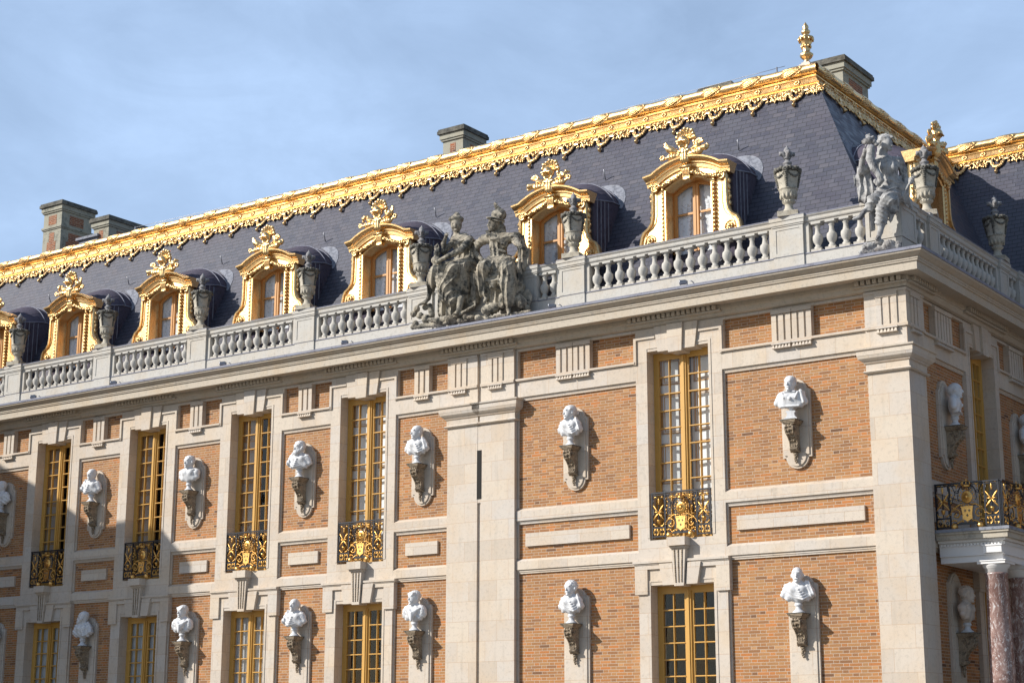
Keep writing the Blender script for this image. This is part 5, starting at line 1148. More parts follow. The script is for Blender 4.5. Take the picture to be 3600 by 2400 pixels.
# ============================================================ BALCONY RAILINGS
def fleur(g, x, y, z, s):
    g.blob((x, y, z+.012*s), (.010*s, .006, .020*s), 6, 4); g.blob((x-.013*s, y, z), (.007*s, .006, .014*s), 5, 4, rotm('Y', -28)); g.blob((x+.013*s, y, z), (.007*s, .006, .014*s), 5, 4, rotm('Y', 28)); g.blob((x, y, z-.006*s), (.017*s, .006, .004*s), 5, 4); g.blob((x, y, z-.018*s), (.007*s, .006, .009*s), 5, 4)
def rail_meshes(W, H=.90, side=.31):
    ir = MB(); go = MB(); t = .014
    hw = W/2
    ir.box(-hw, hw, -.025, .025, H-.03, H); ir.box(-hw, hw, -.012, .012, H-.06, H-.045)
    for x in (-hw+t, -hw+side, hw-side, hw-t): ir.box(x-t, x+t, -t, t, 0, H-.03)
    for s in (-1, 1):
        xa, xb = sorted((s*(hw-t), s*(hw-side))); xm = (xa+xb)/2
        ir.box(xa, xb, -.012, .012, .02, .045); ir.box(xa, xb, -.012, .012, .19, .215)
        for cx in (xm-.068, xm+.068):
            ir.tube([(cx+.022*math.cos(a*math.pi/5), 0, .118+.022*math.sin(a*math.pi/5)) for a in range(11)], .006, 4)
            for q_ in (-1, 1):
                go.tube([(cx+q_*.052*math.cos(R(a)), 0, .118+.068*math.sin(R(a))) for a in range(-80, 81, 20)], .0075, 4)
                go.tube(spiral(cx+q_*.026, .118+.045, .018, .8, 90, -q_, 8), [.006]*9, 4); go.tube(spiral(cx+q_*.026, .118-.045, .018, .8, 270, q_, 8), [.006]*9, 4)
        # stepped inner frame and central stem with crossed branches
        for q_ in (-1, 1):
            xx = xm+q_*(side/2-.035)
            ir.tube([(xx, 0, .25), (xx, 0, .34), (xx+q_*.02, 0, .34), (xx+q_*.02, 0, .44), (xx-.0, 0, .44), (xx, 0, .58), (xx+q_*.02, 0, .58), (xx+q_*.02, 0, .70), (xx, 0, .70), (xx, 0, .80)], .009, 4)
            go.tube([(xm+q_*.02, 0, .245), (xm+q_*.07, 0, .235), (xm+q_*.11, 0, .27), (xm+q_*.12, 0, .31)], [.010, .014, .012, .005], 5)
            go.tube([(xm+q_*.03, 0, .80), (xm+q_*.08, 0, .81), (xm+q_*.12, 0, .77)], [.008, .012, .005], 5)
            ir.tube(spiral(xm+q_*.045, .80, .03, .9, 90, -q_, 10), [.007]*11, 4)
            for zz in (1, -1):
                a = [(xm+q_*d*.125, -.012, .50+zz*d*.155+.006*math.sin(d*25)) for d in (0, .2, .4, .6, .8, 1)]
                go.tube(a, [.012, .017, .020, .016, .013, .004], 5)
                go.tube([(xm+q_*(.05+.02*k+.012*math.sin(k*3)), -.01, .50+zz*(.03+.035*k)) for k in range(5)], [.006]*4+[.003], 4)
            go.tube([(xm, -.015, .50), (xm+q_*.06, -.02, .515), (xm+q_*.10, -.01, .50)], [.016, .010, .012], 5)
        ir.tube([(xm, 0, .22), (xm, 0, .30), (xm, 0, .36), (xm, 0, .50), (xm, 0, .68), (xm, 0, .74)], [.007, .010, .018, .011, .008, .006], 6)
        go.lathe([(.008, .27), (.030, .29), (.036, .33), (.050, .355), (.030, .345), (.012, .37)], 8, (xm, 0, 0)); go.lathe([(.010, .66), (.018, .67), (.012, .69), (.022, .71), (.012, .74), (.018, .76), (.004, .79)], 8, (xm, 0, 0)); go.blob((xm, 0, .735), (.03, .01, .010), 6, 4)
    # centre panel
    ir.box(-hw+side+.06, hw-side-.06, -.012, .012, .07, .115)
    for s in (-1, 1):
        k = (hw-side)/.36
        # big acanthus scrolls
        P = spiral(s*.235*k, .265, .115*k, 1.25, 0 if s > 0 else 180, s, 26, 0, .02); rr = [.006+.020*math.sin(math.pi*min(1, i/20)) for i in range(27)]
        ir.tube([(x, .004, z) for x, _, z in P], .008, 4)
        for i in range(0, 20, 1):
            x, _, z = P[i]; go.blob((x, -.008, z), (.020, .012, .013), 5, 4, rotm('Y', i*33), .2, i)
        go.blob((s*.235*k, -.01, .265), (.022, .016, .022), 6, 4)
        for i in range(7): go.blob((s*(.10+.036*i)*k, -.008, .13+.012*math.sin(i*1.6)+.004*i*(1 if i > 3 else -1)), (.026, .012, .017), 5, 4, rotm('Y', s*(20-9*i)), .2, i)
        for i in range(6): go.blob((s*(.12+.033*i)*k, -.008, .405+.030*math.sin(1.0+i*.75)), (.024, .012, .017), 5, 4, rotm('Y', -s*(30-14*i)), .2, i)
        go.tube(spiral(s*.30*k, .10, .02, .8, 0, s, 8), [.009]*9, 4)
        # black c-scrolls above the sun disc
        ir.tube(spiral(s*.055, .735, .045, 1.0, 90, -s, 14), [.009]*15, 4); ir.tube([(s*.06, 0, .78), (s*.12*k, 0, .76), (s*.165*k, 0, .70), (s*.175*k, 0, .64)], [.012, .013, .012, .008], 5)
        ir.tube(spiral(s*.205*k, .665, .038, 1.2, 200, s, 14), [.008]*15, 4); ir.tube([(s*.18*k, 0, .63), (s*.19*k, 0, .56), (s*.175*k, 0, .50)], .008, 4)
        ir.tube(spiral(s*.30*k, .80, .04, 1.2, 90, s, 12), [.008]*13, 4)
        ir.tube([(s*.33*k, 0, .84), (s*.28*k, 0, .74), (s*.24*k, 0, .64), (s*.30*k, 0, .52), (s*.33*k, 0, .44)], .008, 4)
        for (x, z, r, a) in ((.205, .745, .022, 0), (.205, .79, .030, 12), (.235, .80, .02, 40), (.175, .80, .02, -40), (.30, .70, .022, 20), (.315, .62, .026, 0), (.335, .55, .028, 10), (.33, .48, .024, -10), (.25, .585, .02, 30), (.345, .76, .017, 0), (.22, .52, .018, 0), (.15, .62, .014, 0)):
            go.blob((s*x*k, -.008, z), (r*.62, .012, r), 5, 4, rotm('Y', s*a), .25, x*50)
        for i in range(8):
            a = R(-80+i*23); go.blob((s*.135*math.cos(a), -.01, .565+.15*math.sin(a)), (.016, .012, .016), 5, 4, None, .2)
        ir.box(s*.11, s*.145, -.01, .01, .40, .42)
    go.lathe([(.105, 0), (.105, .012), (.092, .02), (.03, .024), (.0301, .03), (.005, .034)], 24); # sun disc, turned to face out
    nv = 24*6
    base = len(go.v)-nv
    for i in range(base, len(go.v)): x, y, z = go.v[i]; go.v[i] = (x, -z, .565+y*1.12)
    for i in range(12):
        a = i*math.pi/6; go.tube([(.035*math.cos(a), -.026, .565+.04*math.sin(a)), (.092*math.cos(a), -.022, .565+.10*math.sin(a))], [.006, .002], 3)
    go.blob((0, -.03, .565), (.032, .016, .036), 8, 5)
    # shield cloth
    go.prism([(-.092, .175), (-.05, .155), (-.02, .135), (0, .120), (.02, .135), (.05, .155), (.092, .175), (.088, .25), (.108, .385), (-.108, .385), (-.088, .25)], -.034, -.018)
    go.prism([(-.115, .380), (.115, .380), (.115, .398), (-.115, .398)], -.042, -.014)
    for x in (-.09, 0, .09): go.blob((x, -.03, .115 if x == 0 else .155), (.011, .011, .016), 5, 4)
    fl = MB(); fleur(fl, -.038, -.037, .315, 1.0); fleur(fl, .038, -.037, .315, 1.0); fleur(fl, 0, -.037, .228, 1.0)
    # crown
    go.lathe([(.072, .745), (.078, .75), (.078, .775), (.072, .78)], 14)
    for i in range(8):
        a = i*math.pi/4+.3; go.tube([(.078*math.cos(a), .078*math.sin(a), .775), (.092*math.cos(a), .092*math.sin(a), .81), (.07*math.cos(a), .07*math.sin(a), .845), (0, 0, .85)], [.010, .012, .008, .006], 4)
    go.blob((0, 0, .862), .014, 6, 4); go.box(-.004, .004, -.004, .004, .865, .895); go.box(-.014, .014, -.004, .004, .875, .884)
    a, b_, c_ = ir.mesh('railing_ironwork'), go.mesh('gilded_ornament'), fl.mesh('fleur_de_lis')
    a.materials.append(M['iron']); b_.materials.append(M['gild']); c_.materials.append(M['console'])
    return a, b_, c_
ball_mb = MB(); ball_mb.blob((0, 0, 0), .062, 16, 12); ball_me = ball_mb.mesh('gilded_ball'); ball_me.materials.append(M['gild'])
def railing(meshes, loc, rot, W=1.32, ball_y=-.06):
    r = empty('balcony_railing', loc, rot, palace)
    link('railing_ironwork', meshes[0], None, r); link('gilded_ornament', meshes[1], None, r); link('fleur_de_lis', meshes[2], None, r)
    for s in (-1, 1): link('gilded_ball', ball_me, None, r, 0, (s*.24, ball_y, .035))
    return r
RM = rail_meshes(1.33)
for c, hw in WINS_A: railing(RM, (c, .075, 5.59), 0)

# ============================================================ PORTICO on facade B
por = empty('portico', parent=palace)
b = MB(); X1, Y0, Y3 = 1.33, .87, 7.25
def pbox(ex, z0, z1, name, mat):
    b = MB(); b.box(-.02, X1+ex, Y0-ex, Y3, z0, z1); return b.build(name, mat, por)
pbox(.02, 5.40, 5.455, 'balcony_slab', M['leadpale']); pbox(0.0, 5.36, 5.40, 'balcony_slab', M['porticostone']); pbox(-.03, 5.265, 5.36, 'entablature', M['porticostone'])
pbox(-.10, 5.22, 5.265, 'entablature', M['paint']); pbox(-.165, 5.14, 5.22, 'entablature', M['paint']); pbox(-.175, 5.00, 5.14, 'entablature', M['paint']); pbox(-.165, 4.98, 5.00, 'entablature', M['paint']); pbox(-.20, 4.865, 4.98, 'entablature', M['paint'])
b = MB(); ex = -.165
x = 0.02
while x < X1+ex-.03: b.box(x, x+.033, Y0-ex-.03, Y0-ex+.01, 5.158, 5.20); x += .062
y = Y0-ex+.0
while y < Y3: b.box(X1+ex-.01, X1+ex+.03, y, y+.033, 5.158, 5.20); y += .062
b.build('portico_dentils', M['paint'], por)
for (cx, cy) in ((.985, 1.10), (.985, 2.30), (.985, 5.6), (.985, 6.80)):
    b = MB(); b.box(cx-.16, cx+.175, cy-.165, cy+.15, 5.01, 5.13); b.box(cx-.18, cx+.19, cy-.18, cy+.17, 5.125, 5.15); b.build('frieze_block', M['paint'], por)
    b = MB(); b.lathe([(.225, 2.0), (.222, 2.8), (.210, 3.7), (.190, 4.60), (.205, 4.62), (.205, 4.64), (.192, 4.65)], 32, (cx, cy, 0)); cl = b.build('column', M['redmarble'], por)
    b = MB(); b.lathe([(.192, 4.65), (.192, 4.715), (.205, 4.72), (.21, 4.735), (.235, 4.76), (.245, 4.785), (.24, 4.80)], 32, (cx, cy, 0)); b.box(cx-.255, cx+.255, cy-.255, cy+.255, 4.80, 4.845); b.box(cx-.27, cx+.27, cy-.27, cy+.27, 4.845, 4.864)
    b.build('capital', M['paint'], cl)
    b = MB(); b.lathe([(.26, 1.82), (.27, 1.85), (.25, 1.89), (.235, 1.92), (.245, 1.96), (.235, 2.0)], 24, (cx, cy, 0)); b.box(cx-.29, cx+.29, cy-.29, cy+.29, 0, 1.82); b.build('column_base', M['porticostone'], cl)
RF = rail_meshes(1.20, .84, .27)
def prail(meshes, loc, rot):
    r = railing(meshes, loc, rot); return r
prail(RF, (.58, .96, 5.46), 0)
RS = rail_meshes(1.62, .84, .30)
for k in range(3): prail(RS, (1.21, .96+.83+k*1.64, 5.46), HB)
# dark lower door surround behind
# ============================================================ DORMERS
DC = -4.73
def dormer_meshes():
    out = {}
    yf = .50
    # front plate with arched opening, curving feet
    arcp = segarc(-.54, .54, 12.80, .20, 12)
    def half(s):
        op = [(x*s if s > 0 else x, z) for x, z in arcp]
        return op
    outer = [(1.16, 11.55), (1.17, 11.72), (1.13, 11.90), (1.08, 11.99), (.97, 12.06), (.90, 12.16), (.87, 12.30), (.86, 12.90), (.86, 13.06)]
    top = segarc(-.80, .80, 13.10, .24, 12)
    b = MB()
    inner = [(.54, 11.55), (.54, 12.80)]+[p for p in reversed(arcp) if p[0] > .001][1:]+[(0, 13.0)]
    rt_ = outer+[p for p in reversed(top) if p[0] > .001]+[(0, 13.34)]
    poly = rt_+list(reversed(inner))
    def fan(poly, s):
        pts = [(x*s, z) for x, z in poly]
        if s < 0: pts = pts[::-1]
        b.prism(pts, yf, yf+.16)
    fan(poly, 1); fan(poly, -1)
    # raised pilaster strips and inner mouldings
    for s in (-1, 1):
        pts = [(s*.66, 11.55), (s*.66, 12.86)]
        b.sweep([(s*.545, 11.55), (s*.545, 12.80)], [(-.03, yf-.02), (-.015, yf-.05), (.015, yf-.05), (.03, yf-.02)])
        edge = [(s*x, z) for x, z in outer]
        if s < 0: edge = edge
        b.sweep(edge, [(.035, yf+.02), (.03, yf-.035), (-.005, yf-.045), (-.03, yf-.02), (-.035, yf+.02)] if s > 0 else [(-.035, yf+.02), (-.03, yf-.035), (.005, yf-.045), (.03, yf-.02), (.035, yf+.02)])
        b.sweep([(s*(x-.10), z) for x, z in outer[:-1]], [(.012, yf+.02), (.0, yf-.018), (-.012, yf+.02)])
        # rosette in the foot
        for i in range(8): a = i*math.pi/4; b.blob((s*.93+.05*math.cos(a), yf-.02, 11.80+.05*math.sin(a)), (.032, .025, .032), 6, 4)
        b.blob((s*.93, yf-.04, 11.80), .035, 7, 5); b.tube([(s*.93+.115*math.cos(R(a)), yf-.01, 11.80+.115*math.sin(R(a))) for a in range(-20, 201, 20)], .014, 5)
    # reveal of the opening
    b.sweep([(-.54, 11.55), (-.54, 12.80)]+arcp[1:-1]+[(.54, 12.80), (.54, 11.55)], [(0.02, yf-.03), (-.012, yf-.01), (-.012, yf+.0), (-.03, yf+.17), (-.03, yf+.33)])
    # cornice following the segmental head
    path = [(-1.0, 13.02), (-.80, 13.02)]+segarc(-.80, .80, 13.02, .25, 16)[1:-1]+[(.80, 13.02), (1.0, 13.02)]
    path = [(-.98, 13.03), (-.76, 13.06)]+segarc(-.76, .76, 13.06, .24, 16)[1:-1]+[(.76, 13.06), (.98, 13.03)]
    pr = [(-.10, yf+.15), (-.10, yf-.035), (-.03, yf-.045), (-.01, yf-.07), (.02, yf-.075), (.03, yf-.10), (.055, yf-.14), (.085, yf-.165), (.085, yf-.185), (.115, yf-.19), (.125, yf-.18), (.13, yf+.22)]
    b.sweep(path, pr)
    out['surround'] = b.mesh('dormer_surround'); out['surround'].materials.append(M['gold'])
    # carved work : bead strings, festoons, console
    g = MB()
    for s in (-1, 1):
        for k in range(15): g.blob((s*.60, yf-.035, 11.60+k*.088), (.038, .038, .040), 8, 6)
        for k in range(11):
            t = k/11; x = s*(.60-.47*t); z = 12.89+.155*(1-((x/.60)**2)); g.blob((x, yf-.035, z), (.036, .038, .038), 8, 6)
        rng = random.Random(3+s)
        for k in range(26):   # flower festoon over the arch
            t = k/25; x = s*(.10+.66*t); z = 13.10-.20*t-.05*math.sin(t*3)+.02*rng.uniform(-1, 1); r = .045*(1-.25*t)
            g.blob((x+rng.uniform(-.012, .012), yf-.05-rng.uniform(0, .03), z), (r, r*.9, r), 6, 5, rotm('Y', rng.uniform(0, 90)), .35, k)
        for k in range(26):   # fruit drop outside the pilaster
            t = k/25; x = s*(.90+.015*math.sin(k)); z = 12.80-.62*t; r = .036+.012*math.sin(k*1.3)
            if k % 5 != 4: g.blob((x+rng.uniform(-.01, .01), yf+.04, z), (r, r, r), 6, 5, None, .35, k)
        g.tube(spiral(s*.775, 12.88, .085, 1.5, 90, -s, 20, yf-.05, .015), [.026]*21, 6)
        g.lathe([(.075, -.05), (.075, .05)], 12, (0, 0, 0)); n0 = 24
        for i in range(len(g.v)-n0, len(g.v)): x, y, z = g.v[i]; g.v[i] = (s*.80+x, yf+.0+z, 12.88+y)
        for k in range(6): g.blob((s*(.68+.04*k), yf-.055, 12.95+.01*math.sin(k*2)), (.035, .035, .035), 6, 5, None, .3, k)
    g.prism([(-.070, 12.93), (.070, 12.93), (.095, 13.10), (.105, 13.20), (-.105, 13.20), (-.095, 13.10)], yf-.105, yf+.02)
    for x in (-.075, -.037, 0, .037, .075): g.tube([(x*.8, yf-.085, 12.95), (x*.9, yf-.105, 13.04), (x, yf-.115, 13.13), (x*1.1, yf-.12, 13.20)], [.014, .016, .018, .018], 6)
    g.tube([(-.13, yf-.125, 13.205), (.13, yf-.125, 13.205)], .036, 8); g.tube([(-.085, yf-.095, 12.935), (.085, yf-.095, 12.935)], .022, 8)
    out['carving'] = g.mesh('carved_festoon'); out['carving'].materials.append(M['gold'])
    # sash
    b = MB(); ys = yf+.33; ap = segarc(-.50, .50, 12.78, .185, 10)
    def lathf(xa, xb, s): pass
    b.sweep([(-.50, 11.5)]+ap+[(.50, 11.5)], [(.06, ys), (.06, ys-.05), (-.045, ys-.05), (-.045, ys)])
    b.box(-.062, .062, ys-.07, ys, 11.5, 12.93); b.box(-.010, .010, ys-.085, ys-.06, 11.5, 12.93)
    for s in (-1, 1):
        for zz in (12.33, 11.78): xa, xb = sorted((s*.05, s*.47)); b.box(xa, xb, ys-.035, ys+.0, zz-.022, zz+.022)
    out['sash'] = b.mesh('sash'); out['sash'].materials.append(M['sash'])
    b = MB(); b.add([(-.5, ys-.02, 11.5), (.5, ys-.02, 11.5), (.5, ys-.02, 12.97), (-.5, ys-.02, 12.97)], [(0, 1, 2, 3)]); out['glass'] = b.mesh('glass'); out['glass'].materials.append(M['glass'])
    # lace curtains with scalloped edges leaving a dark gap
    b = MB(); n = 22
    for s in (-1, 1):
        P = []
        for i in range(n+1):
            z = 11.5+1.47*i/n; P.append((s*(.13+.05*abs(math.sin(i*1.4))+.10*max(0, (12.5-z))*.6-.09*max(0, z-12.6)), z))
        v = [(x, ys+.04+.01*math.sin(i), z) for i, (x, z) in enumerate(P)]+[(s*.52, ys+.03, z) for x, z in P]
        b.add(v, [(i, i+1, n+2+i, n+1+i) for i in range(n)], True)
    b.add([(-.5, ys+.10, 11.5), (.5, ys+.10, 11.5), (.5, ys+.10, 13.0), (-.5, ys+.10, 13.0)], [(0, 1, 2, 3)])
    out['curtain'] = b.mesh('lace_curtain'); out['curtain'].materials.append(M['lace'])
    # lead body behind : cheeks and barrel roof
    b = MB(); secs = [(yf+.17, 12.99, 13.34), (yf+.24, 13.02, 13.38), (1.05, 13.10, 13.58), (1.38, 13.17, 13.74), (1.48, 13.18, 13.77), (2.35, 13.18, 13.77)]
    vs = []; YS = [c_[0] for c_ in secs]
    for y, ze, zc in secs:
        ar_ = segarc(-.93, .93, ze, zc-ze, 18); vs += [(x, y, z) for x, z in [(-.93, 11.2)]+ar_+[(.93, 11.2)]]
    arcb = segarc(-.93, .93, 13.18, .59, 18); n = len(arcb)+2
    b.add(vs, [(k*n+i, k*n+i+1, (k+1)*n+i+1, (k+1)*n+i) for k in range(len(YS)-1) for i in range(n-1)], False)
    arc0 = segarc(-.93, .93, 12.99, .37, 18)
    for s_ in (-1, 1): b.add([(s_*.52, YS[0], 11.2), (s_*.93, YS[0], 11.2), (s_*.93, YS[0], 12.99), (s_*.52, YS[0], 12.99)], [(0, 1, 2, 3)])
    b.add([(x, YS[0], z) for x, z in arc0], [tuple(range(len(arc0)))])
    out['body'] = b.mesh('lead_roof'); out['body'].materials.append(M['leadroof'])
    b = MB()
    for y in (1.50, 1.78): b.tube([(x*1.012, y, z*1.0+.008) for x, z in arcb], .014, 6)
    for s in (-1, 1): b.tube([(s*.945, yf+.2, 13.03), (s*.945, 1.42, 13.175), (s*.945, 1.85, 13.175)], .016, 5)
    for s in (-1, 1):
        for y in (.80, .95, 1.1, 1.25): b.box(s*.93, s*.948, y, y+.018, 11.3, 13.1)
    out['seams'] = b.mesh('lead_seams'); out['seams'].materials.append(M['lead'])
    e = .012   # pale flashing lapping onto the slates
    for s in (-1, 1):
        b = MB()
        pts = [(s*.93, 13.13), (s*1.0, 13.07), (s*1.03, 13.10), (s*1.045, 13.19), (s*1.045, 13.29), (s*1.03, 13.39), (s*.995, 13.49), (s*.94, 13.58), (s*.87, 13.66), (s*.78, 13.73), (s*.68, 13.78), (s*.5, 13.82), (s*.25, 13.83), (s*.60, 13.61), (s*.82, 13.37)]
        vs = [(x, q(z)-e, z) for x, z in pts]+[(x, q(z)+.03, z) for x, z in pts]; m_ = len(pts)
        b.add(vs, [tuple(range(m_)), tuple(range(2*m_-1, m_-1, -1))]+[(i, (i+1) % m_, (i+1) % m_+m_, i+m_) for i in range(m_)])
        out['flash%d' % (s+1)] = b.mesh('roof_flashing'); out['flash%d' % (s+1)].materials.append(M['leadpale'])
    b = MB(); b.tube([(.32, q(14.0)-.02, 14.0), (.36, q(14.0)-.14, 14.2)], .014, 5); out['hook'] = b.mesh('roof_hook'); out['hook'].materials.append(M['steel'])
    return out
DM = dormer_meshes()
def trophy(var):
    rng = random.Random(var*11+2); P = []; y0 = .42
    # cuirass skirt at the foot, neck rising to the helmet
    P.append(Cp((0, y0-.02, 13.36), (0, y0-.05, 13.50), .115, .085, .02, fold=[((1, 0, 0), 70, .010, (0, 0, 0))])); P.append(Cp((0, y0-.05, 13.50), (-.01, y0-.06, 13.60), .075, .070, .02))
    for s in (-1, 1): P.append(El((s*.09, y0-.06, 13.53), (.07, .06, .045), .01))
    # helmet, open face towards the court
    P.append(El((-.01, y0-.07, 13.745), (.128, .14, .125), .01)); P.append(Cp((-.145, y0-.10, 13.70), (.115, y0-.10, 13.70), .028, .028, .01)); P.append(Cp((-.12, y0-.19, 13.715), (.09, y0-.19, 13.715), .022, .022, .01))
    P.append(El((-.02, y0-.20, 13.645), (.085, .13, .075), .005, neg=True))
    for s in (-1, 1): P.append(Cp((-.01+s*.11, y0-.08, 13.69), (-.01+s*.075, y0-.10, 13.59), .026, .018, .01))
    # plume: fan of feathers over the crown
    for i in range(8):
        a = R(165-i*24); r0, r1 = .09, .20+.02*(i % 2)
        P.append(Cp((.02+r0*math.cos(a), y0-.02, 13.79+r0*math.sin(a)*.9), (.03+r1*math.cos(a), y0-.07, 13.80+r1*math.sin(a)*.95), .030, .042, .006, hair=(90, .006)))
    for i in range(3): P.append(El((.19+.015*i, y0-.02, 13.78-.07*i), (.042, .05, .045), .008, hair=(90, .010)))
    kinds = [(0, 1), (1, 2), (2, 0)][var]
    for s, kd in ((-1, kinds[0]), (1, kinds[1])):
        P.append(Cp((s*.10, y0, 13.52), (s*.30, y0-.05, 13.60), .050, .066, .010, fold=[((0, 0, 1), 60, .006, (0, 0, 0))]))
        if kd == 0:      # quiver of arrows
            P.append(Cp((s*.30, y0-.05, 13.60), (s*.36, y0-.06, 13.64), .080, .080, .005))
            for j in range(7): P.append(Cp((s*(.34+.02*(j % 3)), y0-.06+.02*(j % 2), 13.62+.01*j), (s*(.43+.015*(j % 3)), y0-.08, 13.67+.018*j), .016, .022, .004))
        elif kd == 1:    # ribbed shell and trumpet
            for j in range(6): a = R(20+j*28); P.append(Cp((s*.32, y0-.06, 13.62), (s*(.36+.09*math.cos(a)), y0-.08, 13.63+.09*math.sin(a)), .022, .028, .006))
            P.append(Cp((s*.30, y0-.08, 13.52), (s*.50, y0-.10, 13.50), .020, .062, .005)); P.append(El((s*.52, y0-.10, 13.50), (.03, .045, .045), .004, neg=True))
        else:            # leafy torch
            for j in range(8): P.append(El((s*(.34+.02*j), y0-.06+rng.uniform(-.03, .03), 13.60+rng.uniform(-.03, .09)), (.045, .035, .032), .006, rot=rotm('Y', rng.uniform(-60, 60)), hair=(95, .006)))
        P.append(Cp((s*.14, y0-.05, 13.455), (s*.22, y0-.06, 13.455), .055, .055, .01)); P.append(Cp((s*.23, y0-.06, 13.46), (s*.36, y0-.07, 13.455), .066, .060, .005)); P.append(Cp((s*.27, y0-.13, 13.42), (s*.27, y0-.13, 13.50), .014, .014, .004)); P.append(Cp((s*.33, y0-.13, 13.42), (s*.33, y0-.13, 13.50), .014, .014, .004))
        P.append(Cp((s*.38, y0-.06, 13.46), (s*.50, y0-.08, 13.48+.03*s), .030, .026, .006))
        for j in range(6): a = R(j*60); P.append(El((s*.52+.045*math.cos(a), y0-.08, 13.50+.03*s+.045*math.sin(a)), (.026, .026, .026), .005))
        for j in range(6): P.append(Cp((s*(.14+.05*j), y0-.02, 13.395-.012*j), (s*(.20+.055*j), y0-.05, 13.40-.018*j+(.03 if j % 2 else -.02)), .032, .016, .006))
    return P
TM = []
for v_ in range(3):
    me = sculpt_mesh('trophy', trophy(v_), .0115); me.materials.append(M['gold']); TM.append(me)
DORM = [(DC, 0), (-8.10, 1), (-12.92, 2), (-16.47, 0), (-20.10, 1), (-23.70, 2), (-27.0, 0)]
def dormer(loc, rot, v_):
    d = empty('dormer_window', loc, rot, palace)
    for k, nm in (('surround', 'dormer_surround'), ('carving', 'carved_festoon'), ('sash', 'sash'), ('glass', 'glass'), ('curtain', 'lace_curtain'), ('body', 'lead_roof'), ('seams', 'lead_seams'), ('flash0', 'roof_flashing'), ('flash2', 'roof_flashing'), ('hook', 'roof_hook')): link(nm, DM[k], None, d)
    link('trophy_ornament', TM[v_], None, d)
    return d
for x, v_ in DORM: dormer((x, 0, 0), 0, v_)
dormer((0, 2.95, 0), HB, 1)

M['oldbrick'] = M['brick'].copy(); M['oldbrick'].name = 'old_red_brick'
for nd in M['oldbrick'].node_tree.nodes:
    if nd.type == 'VALTORGB' and len(nd.color_ramp.elements) == 8:
        for e in nd.color_ramp.elements: e.color = (e.color[0]*.72, e.color[1]*.58, e.color[2]*.75, 1)
# ============================================================ CHIMNEYS, FINIAL
def chimney(x0, x1, y0, y1, z0, z1, tall=False):
    c = empty('chimney', parent=palace)
    b = MB(); b.box(x0, x1, y0, y1, z0, z1-.30); b.box(x0-.05, x1+.05, y0-.05, y1+.05, z1-.86, z1-.80); b.box(x0-.025, x1+.025, y0-.025, y1+.025, z1-.90, z1-.86); b.box(x0-.04, x1+.04, y0-.04, y1+.04, z1-.33, z1-.28); b.box(x0-.07, x1+.07, y0-.07, y1+.07, z1-.28, z1-.14)
    b.build('chimney_stack', M['chimney'], c)
    b = MB(); b.box(x0-.12, x1+.12, y0-.12, y1+.12, z1-.14, z1-.05); b.box(x0-.10, x1+.10, y0-.10, y1+.10, z1-.05, z1); b.build('chimney_cap', M['capdark'], c)
    b = MB(); w_ = x1-x0; d_ = y1-y0
    b.box(x0+.24, x1-.24, y0-.006, y0+.05, z1-.74, z1-.42); b.box(x1-.05, x1+.006, y0+.32, y1-.34, z1-.74, z1-.42)
    zz = z1-1.0; k = 0
    while zz > z0+.1:
        o = .22 if k % 2 else .31; b.box(x0+o, x1-o, y0-.006, y0+.05, zz-.30, zz); b.box(x1-.05, x1+.006, y0+o, y1-o, zz-.30, zz); zz -= .30; k += 1
    b.build('brick_panel', M['oldbrick'], c)
chimney(-31.0, -30.14, 5.12, 6.35, 15.4, 18.52); chimney(-28.55, -27.87, 5.12, 6.9, 15.4, 17.60); chimney(-14.75, -14.09, 5.12, 6.0, 15.4, 17.58)
chimney(-4.2, -3.27, 5.12, 6.5, 15.4, 16.90); chimney(-6.86, -6.16, 5.12, 6.2, 15.4, 16.93)
b = MB(); b.box(-29.2, -28.35, 5.1, 5.9, 15.5, 17.0); b.box(-29.28, -28.27, 5.02, 5.98, 17.0, 17.08); b.build('roof_hatch', M['leadpale'], palace)
b = MB(); fx, fy = -3.25, 3.2
b.lathe([(.06, 16.06), (.09, 16.08), (.06, 16.11), (.055, 16.14), (.10, 16.18), (.135, 16.23), (.14, 16.27), (.10, 16.31), (.065, 16.34), (.085, 16.37), (.075, 16.40), (.09, 16.48), (.115, 16.56), (.13, 16.60), (.165, 16.63), (.17, 16.66), (.13, 16.68), (.06, 16.70), (.05, 16.73), (.085, 16.76), (.095, 16.80), (.075, 16.84), (.05, 16.86), (.065, 16.89), (.055, 16.94), (.02, 17.0), (.005, 17.03)], 24, (fx, fy, 0), True, lambda a, z: .09*math.sin(a*8)*(1 if 16.16 < z < 16.64 or z > 16.75 else 0))
for i in range(10): a = i*math.pi/5; b.blob((fx+.15*math.cos(a), fy+.15*math.sin(a), 16.61), (.032, .032, .055), 6, 4, None, .3); b.blob((fx+.10*math.cos(a), fy+.10*math.sin(a), 16.45), (.022, .022, .045), 6, 4)
fin = b.build('gilded_finial', M['gold'], palace)
b = MB(); b.box(fx-.17, fx+.17, fy-.17, fy+.17, 15.70, 15.94); b.box(fx-.13, fx+.13, fy-.13, fy+.13, 15.94, 16.02); b.box(fx-.09, fx+.09, fy-.09, fy+.09, 16.02, 16.07); b.build('finial_base', M['marblewarm'], fin)
# safety line along the ridge
b = MB(); za = 15.95
N = 30; b.tube([(-24.3+(20.6)*i/N, 3.05, 16.06-.10*math.sin(math.pi*i/N)+.0) for i in range(N+1)], .006, 4)
for x in (-24.3, -3.9): b.tube([(x, 3.05, 15.7), (x, 3.05, 16.08)], .02, 6); b.lathe([(.09, 0), (.06, .05), (.02, .06)], 10, (x, 3.05, 15.90))
sl = b.build('ridge_safety_line', M['steel'], palace)

